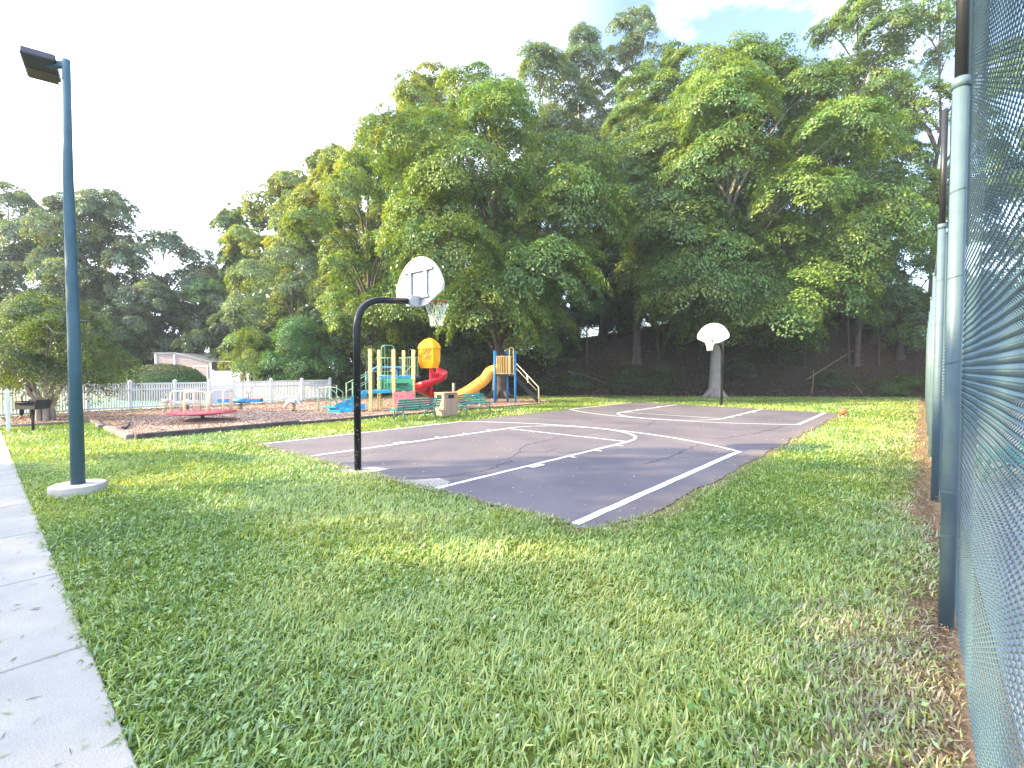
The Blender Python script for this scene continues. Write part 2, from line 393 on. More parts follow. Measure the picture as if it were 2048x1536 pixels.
for end in (0, 1):
    tf = (lambda p: p) if end == 0 else (lambda p: (-p[0], LEN - p[1]))
    y0 = .10 if end == 0 else .45
    arcpts = []
    Rr = 6.95; c0 = .67
    for k in range(49):
        th = -.655 + 1.31 * k / 48; arcpts.append((Rr * math.sin(th), c0 + Rr * math.cos(th)))
    cy = arcpts[0][1]
    strip(mk, [tf(p) for p in wob((4.25, y0), (4.25, cy + .05))], .105 if end == 0 else .07, ZL)
    strip(mk, [tf(p) for p in wob((-4.22, y0 if end == 0 else y0 + .5), (-4.22, cy + .05))], .07 if end == 0 else .105, ZL)
    strip(mk, [tf(p) for p in arcpts], .065, ZL + .003)
    strip(mk, [tf(p) for p in wob((1.9, y0 - .02), (1.9, 5.95))], .075, ZL)
    strip(mk, [tf(p) for p in wob((-1.9, y0), (-1.9, 5.95))], .07, ZL)
    strip(mk, [tf(p) for p in wob((-1.86, 5.88), (1.86, 5.88), 20)], .05, ZL)
    fc = [(1.9 * math.cos(math.pi * k / 36), 5.95 + 1.62 * math.sin(math.pi * k / 36)) for k in range(37)]
    strip(mk, [tf(p) for p in fc], [.075 if k < 14 else .055 for k in range(37)], ZL + .006)
    for sgn in (1, -1):
        for (yy, ly, lx) in ((2.28, .34, .13), (3.39, .06, .17), (4.33, .06, .17), (5.25, .06, .17)):
            p = tf((sgn * (1.94 + lx / 2), yy)); mk.add([(p[0] - lx / 2, p[1] - ly / 2, ZL + .0022), (p[0] + lx / 2, p[1] - ly / 2 + rnd.uniform(-.02, .02), ZL + .0022), (p[0] + lx / 2, p[1] + ly / 2, ZL + .0022), (p[0] - lx / 2, p[1] + ly / 2, ZL + .0022)], [(0, 1, 2, 3)])
tag(mk.build('court_markings', pm), kind='structure')

# sealed cracks, gravel patch and pole pad
ck = MB()
def crack(pts, w, seg=.12, amp=.035):
    out = []
    for (a, b_) in zip(pts[:-1], pts[1:]):
        L_ = math.dist(a, b_); k = max(2, int(L_ / seg))
        for i in range(k): out.append((a[0] + (b_[0] - a[0]) * i / k + rnd.gauss(0, amp), a[1] + (b_[1] - a[1]) * i / k + rnd.gauss(0, amp)))
    out.append(pts[-1]); strip(ck, out, [w * rnd.uniform(.35, 1.5) for _ in out], .0145)
crack([(1.45, .46), (1.57, 1.8), (.87, 3.17), (.47, 3.65), (.31, 4.97), (.24, 5.7), (.48, 7.2), (.8, 9.3), (.3, 11)], .035)
crack([(-1.77, .33), (-1.53, 1.07), (-1.62, 2.0), (-1.67, 2.7), (-2.0, 3.8)], .03)
crack([(-1.4, .3), (-1.35, 1.1), (-1.2, 1.6)], .02)
crack([(3.36, 3.66), (3.42, 4.67), (3.28, 6.56)], .045)
crack([(.9, 3.17), (1.3, 3.5), (1.2, 4.0)], .02)
crack([(1.29, 8.07), (2.14, 7.74), (3.36, 7.86), (3.8, 9.6), (4.03, 12.3)], .04)
crack([(-4.1, 8.8), (-2.2, 9.6), (-.3, 9.0), (1.3, 10.1), (2.9, 9.9), (4.5, 10.6)], .045)
crack([(2.9, 12.9), (3.1, 14.3), (2.7, 15.1), (3.3, 15.7)], .05)
crack([(-3.6, 12.7), (-2.0, 13.4), (-.4, 13.1)], .04)
tag(ck.build('crack_seal', mat('crack_seal', (.062, .055, .066), .8, .2, 20)), kind='structure')
grm = mat('loose_gravel', (.10, .09, .09), .95, scale=55, col2=(.5, .46, .43), thr=(.42, .6), bump=.8, bscale=60)
sheet('gravel_patch', [(1.0, -.02), (1.25, .22), (1.45, .55), (1.75, .5), (2.0, .18), (2.02, -.02)], .0165, grm)
pad = MB().prism([(-.22, -.2), (.02, -.27), (.34, .12), (.33, .42), (-.02, .30)], -.05, .028)
tag(pad.build('pole_pad', M['conc']), kind='structure')

# sidewalk slabs
sw = MB(); k = 0
for i in range(-30, 8):
    x0 = .19 + 1.54 * i
    sw.box((x0 + .77, -4.54 + rnd.uniform(-.003, .003), -.015), (1.528, 1.56, .07), bev=.008)
tag(sw.build('sidewalk', mat('sidewalk_concrete', (.30, .29, .27), .92, .13, 2.2, .35, 90, detail=12)), kind='structure')

# playground mulch
mulch_m = mat('wood_mulch', (.22, .14, .11), .95, scale=26, col2=(.52, .38, .31), thr=(.34, .66), bump=1.0, bscale=34, detail=8)
ml = [(-7.35, -1.7), (-7.5, 3), (-7.55, 8), (-7.4, 11), (-7.3, 14.5), (-7.9, 16.4), (-12, 17.2), (-17.5, 12), (-18.7, 9.6), (-18.35, 5), (-18.3, -1.2), (-17.2, -3.7), (-13, -3.65), (-13, -1.7)]
sheet('mulch_bed', ml, .022, mulch_m)
# loose chips
rg = np.random.default_rng(3)
def flakes(name, x, y, z, L, W, cols, m, kind='stuff', tilt=.5, rgx=rg):
    nN = len(x); az = rgx.uniform(0, 6.28, nN)
    ax = np.stack([np.cos(az), np.sin(az), rgx.normal(0, tilt, nN)], -1); ax /= np.linalg.norm(ax, axis=1)[:, None]
    nr = np.stack([rgx.normal(0, tilt, nN), rgx.normal(0, tilt, nN), np.ones(nN)], -1)
    return leaves(name, np.stack([x, y, z], -1), nr, ax, L, W, cols, m, None, kind)
def leaves(name, pos, nrm, ax, L, W, cols, m, parent=None, kind=None):
    nrm = nrm / np.linalg.norm(nrm, axis=1)[:, None]
    ax = ax - nrm * np.sum(ax * nrm, 1)[:, None]; ax /= (np.linalg.norm(ax, axis=1)[:, None] + 1e-9)
    sd = np.cross(nrm, ax); L = np.broadcast_to(L, (len(pos),))[:, None]; W = np.broadcast_to(W, (len(pos),))[:, None]
    V = np.stack([pos - ax * L * .5, pos + sd * W * .5 - ax * L * .05, pos + ax * L * .5, pos - sd * W * .5 - ax * L * .05], 1).reshape(-1, 3)
    F = np.arange(len(V)).reshape(-1, 4)
    o = np_mesh(name, V, F, m, parent, col=np.repeat(cols, 4, axis=0))
    if kind: tag(o, kind=kind)
    return o
def in_poly(x, y, poly):
    c = np.zeros(x.shape, bool); n_ = len(poly)
    for i in range(n_):
        x1, y1 = poly[i]; x2, y2 = poly[(i + 1) % n_]
        cond = ((y1 > y) != (y2 > y)) & (x < (x2 - x1) * (y - y1) / (y2 - y1 + 1e-12) + x1); c ^= cond
    return c
x = rg.uniform(-18.7, -7.3, 60000); y = rg.uniform(-3.7, 17, 60000); k_ = in_poly(x, y, ml); x, y = x[k_], y[k_]
c_ = np.array([(.44, .31, .24), (.32, .20, .15), (.55, .43, .36), (.20, .13, .10)])[rg.integers(0, 4, len(x))] * rg.uniform(.7, 1.2, (len(x), 1))
tag(flakes('wood_chips', x, y, .03 + 0 * x, rg.uniform(.04, .1, len(x)), rg.uniform(.02, .04, len(x)), c_, M['litter']), 'loose brown wood chips over the playground mulch', 'wood chips', kind='stuff')

# ------------------------------------------------------------------ grass blades
def blades(name, x, y, L, W, cols, label, z=0.0):
    N = len(x); comb = 1.6 * fnoise(x, y, .9, 21) * 2
    az = np.where(rg.random(N) < .55, comb + rg.normal(0, .9, N), rg.uniform(0, 6.28, N))
    dx, dy = np.cos(az), np.sin(az); lean = np.clip(rg.normal(.95, .36, N), .1, 1.55)
    sx, sy = -dy, dx
    tw = rg.normal(0, .5, N); sz = np.sin(tw) * .5; sx, sy = sx * np.cos(tw), sy * np.cos(tw)
    a1 = lean * .55; a2 = lean * 1.35
    P0 = np.stack([x, y, np.full(N, z)], -1)
    D1 = np.stack([dx * np.sin(a1), dy * np.sin(a1), np.cos(a1)], -1) * (L * .5)[:, None]
    D2 = np.stack([dx * np.sin(a2), dy * np.sin(a2), np.cos(a2)], -1) * (L * .5)[:, None]
    Sd = np.stack([sx, sy, sz], -1)
    w = W[:, None]
    P1 = P0 + D1; P2 = P1 + D2
    V = np.stack([P0 + Sd * w * .32, P0 - Sd * w * .32, P1 + Sd * w * .5, P1 - Sd * w * .5, P2 + Sd * w * .1, P2 - Sd * w * .1], 1).reshape(-1, 3)
    b0 = np.arange(N)[:, None] * 6
    F = np.concatenate([b0 + np.array([[0, 1, 3, 2]]), b0 + np.array([[2, 3, 5, 4]])], 1).reshape(-1, 4)
    o = np_mesh(name, V, F, M['grass'], col=np.repeat(cols, 6, axis=0)); tag(o, label, 'grass', kind='stuff'); return o
def lawn_mask(x, y):
    e = court_edge_mask(x, y)
    jit = .05 * fnoise(x, y, 7, 31)
    ok = (e < .015 + rg.normal(0, .02, len(x))) & (y > -3.77 + jit * .6 + rg.normal(0, .012, len(x)) * 1.5) & (x < 7.27)
    ok &= ~in_poly(x, y, ml)
    lx, ly = S(-5.98, 6.42); ok &= np.hypot(x - lx, y - ly) > .31
    ok &= np.hypot(x, y) > .06
    X, Y = Sinv(x, y); ok &= Y < 31 + .5 * fnoise(X, Y, 1, 4)
    ok &= ~((x > -.22) & (x < .34) & (y > -.2) & (y < .4) & (np.abs(y - x) < .25))
    dirtp = smoothstep(7.06, 7.32, x + .22 * smoothstep(.5, 4, y) + .16 * fnoise(x, y, 2.4, 9)); ok &= rg.random(len(x)) > dirtp * .97
    dd = smoothstep(-.32, .0, e) * smoothstep(3.6, 4.6, np.maximum(x, (y - 16.4) * 3 + 2)) * (y > 1.0); ok &= rg.random(len(x)) > dd * .9
    holes = smoothstep(.75, 1.0, fnoise(x, y, 2.1, 55)); ok &= rg.random(len(x)) > holes * .8
    ok &= rg.random(len(x)) > .8 * smoothstep(.15, .7, fnoise(x, y, 26, 56))
    # worn earth under the benches
    ok &= ~((np.abs(x + 5.95) < .7) & (y > 4.6) & (y < 10.2) & (rg.random(len(x)) < .55))
    return ok
def blade_cols(x, y):
    N = len(x); pal = np.array([(.27, .38, .085), (.16, .28, .065), (.38, .45, .095), (.155, .26, .10), (.47, .49, .13)])
    big = fnoise(x, y, .8, 41); mid = fnoise(x, y, 3.0, 42)
    u = np.clip(rg.random(N) * .65 + .18 + .30 * big + .22 * mid, 0, .999)
    ci = np.array([3, 1, 1, 0, 0, 0, 2, 2, 4])[(u * 9).astype(int)]
    c = pal[ci] * rg.uniform(.75, 1.25, (N, 1))
    dry = smoothstep(5.9, 7.3, x + .6 * fnoise(x, y, 1.3, 43)) * (.35 * (1 - smoothstep(-1, 1.5, y)) + .5) + .25 * smoothstep(.45, 1, fnoise(x, y, 1.7, 44))
    dry = np.maximum(dry, smoothstep(-.35, 0, court_edge_mask(x, y)) * .6)
    dm = rg.random(N) < np.clip(dry, 0, .88)
    st = np.array([(.40, .36, .21), (.30, .30, .13), (.46, .43, .28), (.24, .17, .10)])[rg.integers(0, 4, N)] * rg.uniform(.7, 1.15, (N, 1))
    return np.where(dm[:, None], st, c)
def zone(Y0, Y1, dens, L, W, wide=1.22, pad=.9):
    A = wide * (Y1 ** 2 - Y0 ** 2) + 2 * pad * (Y1 - Y0); N = int(A * dens)
    Y = np.sqrt(rg.uniform(Y0 ** 2, Y1 ** 2, N)); X = rg.uniform(-1, 1, N) * (wide * Y + pad)
    x, y = Sn(X, Y); k = lawn_mask(x, y); x, y = x[k], y[k]
    n_ = len(x); tall = (1 + .28 * fnoise(x, y, 1.6, 51)) * (1 + .3 * fnoise(x, y, 14, 57))
    return x, y, L * tall * rg.uniform(.55, 1.45, n_), W * rg.uniform(.6, 1.4, n_)
parts = [zone(.9, 3.4, 5200, .064, .0095), zone(3.4, 5.5, 3600, .064, .0105), zone(5.5, 9, 2000, .062, .0125), zone(9, 15, 800, .062, .018), zone(15, 31, 230, .07, .032)]
x, y, L, W = [np.concatenate([p[i] for p in parts]) for i in range(4)]
print('blades', len(x))
blades('grass', x, y, L, W, blade_cols(x, y), 'short green lawn grass, straw coloured beside the tall fence')
# clover and small broad weeds
x, y, L, W = zone(.9, 9, 150, .03, .02); c = np.array([(.13, .26, .06), (.20, .33, .07)])[rg.integers(0, 2, len(x))] * rg.uniform(.8, 1.3, (len(x), 1))
fw = rg.random(len(x)) < .008; c[fw] = (.6, .6, .5)
tag(flakes('clover', x, y, .045 + rg.uniform(0, .03, len(x)), rg.uniform(.02, .045, len(x)), rg.uniform(.015, .03, len(x)), c, M['grass'], tilt=.4), 'small clover leaves and pale specks among the lawn grass', 'clover', kind='stuff')
# litter in the dirt strip along the fence
N = 30000; y = -3.6 + 26 * rg.random(N) ** 1.6; x = 7.19 + rg.normal(0, .08, N) - .12 * smoothstep(1, 6, y); k_ = x < 7.27; x, y = x[k_], y[k_]
c = np.array([(.32, .19, .09), (.19, .13, .09), (.36, .31, .23), (.10, .07, .055)])[rg.integers(0, 4, len(x))] * rg.uniform(.7, 1.25, (len(x), 1))
tag(flakes('dry_litter', x, y, rg.uniform(.005, .03, len(x)), rg.uniform(.012, .042, len(x)), rg.uniform(.003, .011, len(x)), c, M['litter'], tilt=.6), 'dry orange brown litter along the foot of the tall fence', 'leaf litter', kind='stuff')
# scattered leaves and crumbs on the asphalt
N = 700; x = rg.uniform(-4, 4.6, N); y = rg.uniform(.2, 18, N)
c = np.array([(.45, .42, .36), (.35, .25, .12), (.5, .45, .2)])[rg.integers(0, 3, N)]
tag(flakes('fallen_leaves', x, y, .022 + 0 * x, rg.uniform(.015, .05, N), rg.uniform(.01, .03, N), c, M['litter'], tilt=.15), 'tiny pale leaves and crumbs strewn over the asphalt', 'leaf litter', kind='stuff')

N = 170; x = rg.uniform(-6, 6.5, N); y = -3.78 - np.abs(rg.normal(0, .35, N)); k_ = y > -5.2; x, y = x[k_], y[k_]
c = np.array([(.10, .08, .06), (.2, .15, .08), (.25, .3, .1)])[rg.integers(0, 3, len(x))]
tag(flakes('path_litter', x, y, .027 + 0 * x, rg.uniform(.015, .09, len(x)), rg.uniform(.003, .012, len(x)), c, M['litter'], tilt=.1), 'small twigs and clippings on the concrete sidewalk', 'leaf litter', kind='stuff')
# ------------------------------------------------------------------ hoops
def board_outline():
    pts = []
    w, h = .69, .90
    for k in range(21):
        a = R(22) + (math.pi - 2 * R(22)) * k / 20
        pts.append((w * math.cos(a) / math.cos(R(22)), -.02 + (h - .36) * (math.sin(a) - math.sin(R(22))) / (1 - math.sin(R(22)))))
    pts += [(-w, -.05), (-w + .02, -.16), (-.22, -.38), (.22, -.38), (w - .02, -.16), (w, -.05)]
    return pts
def make_hoop(name, loc, rz, label, chips):
    r = empty(name, loc, rz); tag(r, label, 'basketball hoop', 'basketball hoops at the two ends of the court')
    p = MB(); path = rounded([(0, 0, -.1), (0, 0, 2.87), (0, 1.06, 2.96)], .62, 12); p.tube(path, .0575, 20)
    pole = p.build('pole', M['chipped'], r)
    rr = random.Random(chips)
    # bracket
    b_ = MB(); b_.tube([(0, 1.02, 2.957), (0, 1.14, 2.967)], .068, 16)
    b_.box((0, 1.13, 2.93), (.15, .14, .14), bev=.01); b_.box((.068, 1.18, 2.965), (.012, .26, .20), bev=.003); b_.box((-.068, 1.18, 2.965), (.012, .26, .20), bev=.003)
    for z in (2.90, 3.0): b_.tube([(-.10, 1.08, z), (.10, 1.08, z)], .009, 6)
    b_.build('bracket', M['galv'], r)
    # board: plane perpendicular to the arm
    z0 = 3.27; o = board_outline(); n_ = len(o); y0, y1 = 1.285, 1.32
    bd = MB(); bd.add([(a, y0, z0 + c) for a, c in o] + [(a, y1, z0 + c) for a, c in o], [tuple(range(n_)), tuple(range(2 * n_ - 1, n_ - 1, -1))] + [(i, n_ + i, n_ + (i + 1) % n_, (i + 1) % n_) for i in range(n_)])
    board = bd.build('backboard', M['board'], r); M['stiff'] = M.get('stiff') or mat('stiffener_blue_grey', (.17, .22, .29), .5, .08, 8)
    fr = MB()
    for i in range(n_):   # rolled edge
        a, c = o[i], o[(i + 1) % n_]; fr.tube([(a[0] * .99, y0 - .012, z0 + a[1] * .99), (c[0] * .99, y0 - .012, z0 + c[1] * .99)], .012, 5, cap=False)
    fr.build('edge_frame', M['board'], board)
    st = MB()
    st.box((0, 1.262, z0 + .27), (.86, .045, .05), bev=.004); st.box((0, 1.262, z0 - .22), (.62, .045, .05), bev=.004)
    for sx in (-.23, .23): st.box((sx, 1.264, z0 + .025), (.095, .04, .436), bev=.004)
    st.box((0, 1.255, z0 - .30), (.16, .05, .12), bev=.004)
    st.build('stiffener', M['stiff'], board)
    rm = MB(); rc = (0, 1.32 + .15 + .228, 3.0)
    ring = [(rc[0] + .228 * math.cos(a), rc[1] + .228 * math.sin(a), rc[2]) for a in [2 * math.pi * k / 40 for k in range(41)]]
    rm.tube(ring, .010, 8, cap=False)
    rm.box((0, 1.335, 2.965), (.16, .02, .15), bev=.003); rm.box((0, 1.42, 2.985), (.11, .17, .012), bev=.002)
    for s_ in (-1, 1): rm.tube([(.07 * s_, 1.34, 2.91), (.12 * s_, 1.50, 2.99)], .008, 6)
    rim = rm.build('rim', M['rim'], r)
    ne = MB(); K = 12
    def np_(k, t):
        a = 2 * math.pi * k / K; rad = .228 - .115 * min(1, t * 1.35) ** .8 + .01 * max(0, t - .74); z = rc[2] - .01 - .43 * t
        return (rc[0] + rad * math.cos(a), rc[1] + rad * math.sin(a), z)
    lv = [0, .36, .54, .70, .85, 1.0]
    for k_ in range(K):
        for s_ in (-1, 1):
            pts = []; kk = float(k_)
            for i, t_ in enumerate(lv): pts.append(np_(kk, t_)); kk += .5 * s_
            ne.tube([Vector(q) + Vector((rr.gauss(0, .004), rr.gauss(0, .004), rr.gauss(0, .004))) for q in pts], .0048, 4, cap=False)
    ne.build('net', M['net'], rim)
    return r
make_hoop('basketball_hoop', (0, 0, 0), 0, 'near black gooseneck basketball hoop, rear of its white backboard seen, chipped paint', 4)
make_hoop('basketball_hoop', (0, 18.85, 0), math.pi, 'far basketball hoop with its white fan board in front of the pale tree trunk', 9)
# far hoop faces back along the court: rz = pi turns +y to -y

# ball
bx, by = S(12.16, 17.2)
bm = MB(); seg = 20
pr = [(.125 * math.sin(math.pi * i / 14), .125 - .125 * math.cos(math.pi * i / 14)) for i in range(15)]
bm.lathe((0, 0, 0), pr, 28); ball = bm.build('basketball', M['ball'], loc=(bx, by, .05), smooth_all=True); tag(ball, 'orange basketball lying on the grass at the far right corner of the court', 'ball')
sm_ = MB()
for ax_ in range(3):
    pts = []
    for k_ in range(33):
        a = 2 * math.pi * k_ / 32; c_, s_ = .126 * math.cos(a), .126 * math.sin(a)
        pts.append({0: (c_, s_, .125), 1: (c_, 0, .125 + s_), 2: (0, c_, .125 + s_)}[ax_])
    sm_.tube(pts, .003, 5, cap=False)
sm_.build('seam', M['black'], ball)

# ------------------------------------------------------------------ street lamp
lx, ly = S(-5.98, 6.42); lamp = empty('street_lamp', (lx, ly, 0), math.atan2(SA, CA)); tag(lamp, 'tall green tapered lamp post with a square box head on a round concrete footing', 'street lamp')
MB().cyl((0, 0, -.1), .305, .235, 40, bev=.012).build('footing', M['conc'], lamp)
MB().tube([(0, 0, .13), (0, 0, 2.2), (-.02, 0, 4.4), (-.0, 0, 5.86)], [.080, .070, .056, .044], 24).build('pole', M['lampg'], lamp)
hd = MB(); hd.box((-.37, .03, 5.80), (.34, .46, .11), rz=R(36), rx=R(-14), bev=.015); head = hd.build('lamp_head', M['lamph'], lamp)
_m = Matrix.Rotation(R(36), 3, 'Z') @ Matrix.Rotation(R(-14), 3, 'X'); _c = Vector((-.37, .03, 5.80)) + _m @ Vector((0, .115, -.058))
MB().box(tuple(_c), (.30, .20, .012), rz=R(36), rx=R(-14), bev=.003).build('lens', M['lens'], head)
ar = MB(); ar.box((-.13, .01, 5.80), (.26, .07, .08), bev=.01); [MB().tube([(-.04, 0, z), (-.10, 0, z)], .009, 6).build('stub_bolt', M['galv'], lamp) for z in (5.62, 5.55)]
ar.build('arm', M['lampg'], lamp)

# ------------------------------------------------------------------ tall chain link fence
FX = 7.235
fence = empty('chain_link_fence', (FX, 0, 0)); tag(fence, 'tall green chain link tennis fence running away along the right edge', 'fence')
py = [.01 + 3.98 * i for i in range(0, 10)]
for i, yy in enumerate(py):
    p = MB().tube([(0, yy, -.1), (0, yy, 3.50)], .041, 20); p.tube([(0, yy, 3.50), (0, yy, 3.56)], .047, 20)
    p.tube([(0, yy, .9), (0, yy, .905)], .0425, 20)
    for z in (.62, 1.02, 1.75, 2.3, 2.85):
        ring = [(.0435 * math.cos(a), yy + .0435 * math.sin(a), z + .012 * math.cos(a)) for a in [6.283 * q / 12 for q in range(13)]]; p.tube(ring, .0022, 4, cap=False)
        p.tube([(.05, yy, z), (.075, yy + .02, z)], .0022, 4)
    po = p.build('post', M['fpost'], fence)
    if i <= 1: MB().tube([(0, yy, 3.56), (0, yy, 5.0)], .034, 16).build('extension_pipe', M['fpostd'], po)
rl = MB(); rl.tube([(0, py[1], 3.52), (0, py[-1], 3.52)], .021, 10); rl.build('top_rail', M['fpost'], fence)
def chain(y0, y1, z1, w, r, sub, hp=.042, zs=.02):
    nw = int((y1 - y0) / w); h = hp / 2
    nz_ = int((z1 - zs) / h)
    tt = np.arange(nz_ * sub + 1) / sub
    tri = np.abs(((tt + 1) % 2) - 1)            # 0..1..0
    tri = .5 - .5 * np.cos(np.pi * tri) * .35 + (tri - .5) * .65
    zz = zs + tt * h
    dep = r * 1.3 * np.sin(np.pi * tt + .3)
    n_ = 3; ang = np.arange(n_) * 2 * math.pi / n_
    K = len(tt); V = []; Fq = []
    base = np.stack([dep, tri * (w + 2 * r), zz], -1)
    ring = np.stack([np.cos(ang) * r, np.sin(ang) * r * .9, np.sin(ang) * r * .6], -1)
    one = (base[:, None, :] + ring[None]).reshape(-1, 3)
    i0 = np.arange(K - 1)[:, None] * n_ + np.arange(n_)[None]; i1 = np.arange(K - 1)[:, None] * n_ + (np.arange(n_)[None] + 1) % n_
    f1 = np.stack([i0, i1, i1 + n_, i0 + n_], -1).reshape(-1, 4)
    for k in range(nw):
        V.append(one + np.array([.056 + .002 * math.sin(k * .21), y0 + k * w, 0])); Fq.append(f1 + k * len(one))
    return np.concatenate(V), np.concatenate(Fq)
a1 = chain(-4.6, -1.0, 5.0, .044, .0026, 3, .040); a2 = chain(-1.0, 3.99, 5.0, .044, .0026, 2, .040); a3 = chain(3.99, 14, 3.5, .05, .0024, 1); a4 = chain(14, py[-1], 3.5, .07, .0025, 1)
Vs, Fs, off = [], [], 0
for (v_, f_) in (a1, a2, a3, a4): Vs.append(v_); Fs.append(f_ + off); off += len(v_)
np_mesh('wire_mesh', np.concatenate(Vs), np.concatenate(Fs), M['wire'], fence, smooth=True)
# court surface beyond the fence
tm = mat('tennis_surface', (.20, .20, .235), .85, .14, 1.2, .2, 60, detail=9)
sheet('tennis_court', [(7.45, -16), (30, -16), (30, 34), (7.45, 34)], .012, tm)

# ------------------------------------------------------------------ benches
def make_bench(loc, rz, label):
    """bench: length along local x, faces +y"""
    r = empty('park_bench', loc, rz); tag(r, label, 'bench', 'teal slatted park benches')
    s_ = MB()
    for i in range(5): s_.box((0, .05 + .092 * i, .385 - .012 * math.sin(i * .8)), (1.83, .074, .034), bev=.006)
    s_.build('seat', M['teal'], r)
    b_ = MB()
    for i in range(4):
        z = .455 + .082 * i; y = -.04 - .034 * i; b_.box((0, y, z), (1.83, .030, .058), bev=.006, rx=R(18))
    b_.build('backrest', M['teal'], r)
    for sx in (-.66, 0, .66):
        f = MB(); f.tube([(sx, .44, .360), (sx, .02, .355), (sx, -.055, .42), (sx, -.185, .745)], .024, 6)
        if sx != 0:
            f.tube([(sx, .44, .36), (sx, .47, .18), (sx, .50, -.02)], .028, 8)
            f.tube([(sx, -.02, .37), (sx, -.10, .18), (sx, -.14, -.02)], .028, 8)
            f.tube(bez((sx, .47, .10), (sx, .22, .50), (sx, -.10, .10), 8), .018, 6)
            f.build('leg', M['benchleg'], r)
        else: f.build('brace', M['benchleg'], r)
    return r
make_bench((-5.85, 5.75, 0), R(90), 'teal slatted bench left of the tan bin, its back turned to the court')
make_bench((-6.55, 8.85, 0), R(-90), 'teal slatted bench right of the tan bin, facing the court')
make_bench((8.3, 6.4, .012), R(90), 'teal bench behind the tall chain link fence at the right edge')

# ------------------------------------------------------------------ litter bin
bin_ = empty('litter_bin', (-6.12, 7.22, 0), 0); tag(bin_, 'square tan pebble panelled litter bin between the two teal benches', 'litter bin')
bb = MB(); bb.box((0, 0, .42), (.56, .66, .82), bev=.02); body = bb.build('body', M['tanp'], bin_)
pn = MB()
for sy in (-1, 1):
    for k_ in (-1, 1): pn.box((k_ * .135, sy * .335, .345), (.245, .02, .60), bev=.006)
for sx in (-1, 1):
    for k_ in (-1, 1): pn.box((sx * .285, k_ * .16, .345), (.02, .29, .60), bev=.006)
pn.build('pebble_panel', M['tan'], body)
MB().box((0, 0, .855), (.60, .70, .05), bev=.018).build('lid', M['tanp'], bin_)
for (c_, d_) in (((0, -.332, .735), (.26, .01, .12)), ((0, .332, .735), (.26, .01, .12)), ((.282, 0, .735), (.01, .28, .12)), ((-.282, 0, .735), (.01, .28, .12))):
    MB().box(c_, d_, bev=.002).build('opening', M['hole'], bin_)

# ------------------------------------------------------------------ playground timbers
def timber(p, q, h, w, m, label):
    mb = MB(); a, b_ = Vector((*p, 0)), Vector((*q, 0)); d = b_ - a; mb.box(((p[0] + q[0]) / 2, (p[1] + q[1]) / 2, h / 2 - .02), (d.length, w, h + .04), rz=math.atan2(d.y, d.x), bev=.02)
    tag(mb.build('timber_edging', m), label, 'timber edging', 'timbers edging the playground')
timber((-7.28, -1.66), (-7.40, 2.35), .15, .15, M['timber'], 'dark edging timber nearest the lamp post, cut end facing the lawn')
timber((-7.40, 2.37), (-7.46, 6.3), .10, .14, M['timber'], 'dark edging timber passing behind the near hoop pole')
timber((-7.46, 6.32), (-7.36, 10.2), .07, .13, M['timber'], 'low edging timber behind the litter bin and benches')
timber((-7.36, 10.22), (-7.25, 14.6), .05, .13, M['timber'], 'low edging timber in front of the tube slide tower')
timber((-7.42, -1.74), (-10.2, -1.78), .13, .16, M['timberg'], 'weathered grey edging timber at the near left mulch corner')
timber((-9.9, -1.45), (-11.3, -1.15), .10, .15, M['timber'], 'loose black timber lying skewed on the mulch corner')
timber((-11.0, -1.80), (-13.2, -1.72), .10, .15, M['timberg'], 'weathered timber between the skewed timber and the grill lawn')
timber((-13.2, -3.66), (-17.5, -3.75), .09, .18, M['timberg'], 'pale edging in front of the multi stemmed tree')
timber((-13.1, -1.75), (-13.1, -3.6), .09, .16, M['timberg'], 'pale edging beyond the lamp post at the mulch step')

# ------------------------------------------------------------------ merry-go-round
mg = empty('merry_go_round', (-10.8, .72, 0)); tag(mg, 'red disc merry-go-round with cream hoop rails', 'merry-go-round')
mnd = MB(); mnd.lathe((0, 0, 0), [(.9, .0), (.6, .03), (.3, .08), (.05, .10)], 24); mo = mnd.build('mulch_mound', mulch_m, loc=(-10.8, .72, .02)); tag(mo, kind='structure')
MB().cyl((0, 0, 0), .055, .30, 16).build('spindle', M['darkmetal'], mg)
d_ = MB(); d_.lathe((0, 0, .29), [(.40, -.07), (.97, 0), (.995, .012), (.985, .038), (.3, .045), (.02, .047)], 48); dk = d_.build('deck', M['redsteel'], mg)
for k_ in range(5):
    a = R(25 + 72 * k_); c_, s_ = math.cos(a), math.sin(a); t_ = (-s_, c_)
    p0 = (.88 * c_, .88 * s_, .32); p1 = (.88 * c_, .88 * s_, 1.02)
    a2_ = a + R(40); q1 = (.86 * math.cos(a2_), .86 * math.sin(a2_), 1.02); q0 = (q1[0], q1[1], .32)
    MB().tube(rounded([p0, p1, q1, q0] if k_ % 2 == 0 else [p0, p1, (.25 * c_, .25 * s_, 1.0), (.2 * c_, .2 * s_, .33)], .14, 6), .026, 10).build('hoop_rail', M['railcream'], mg)

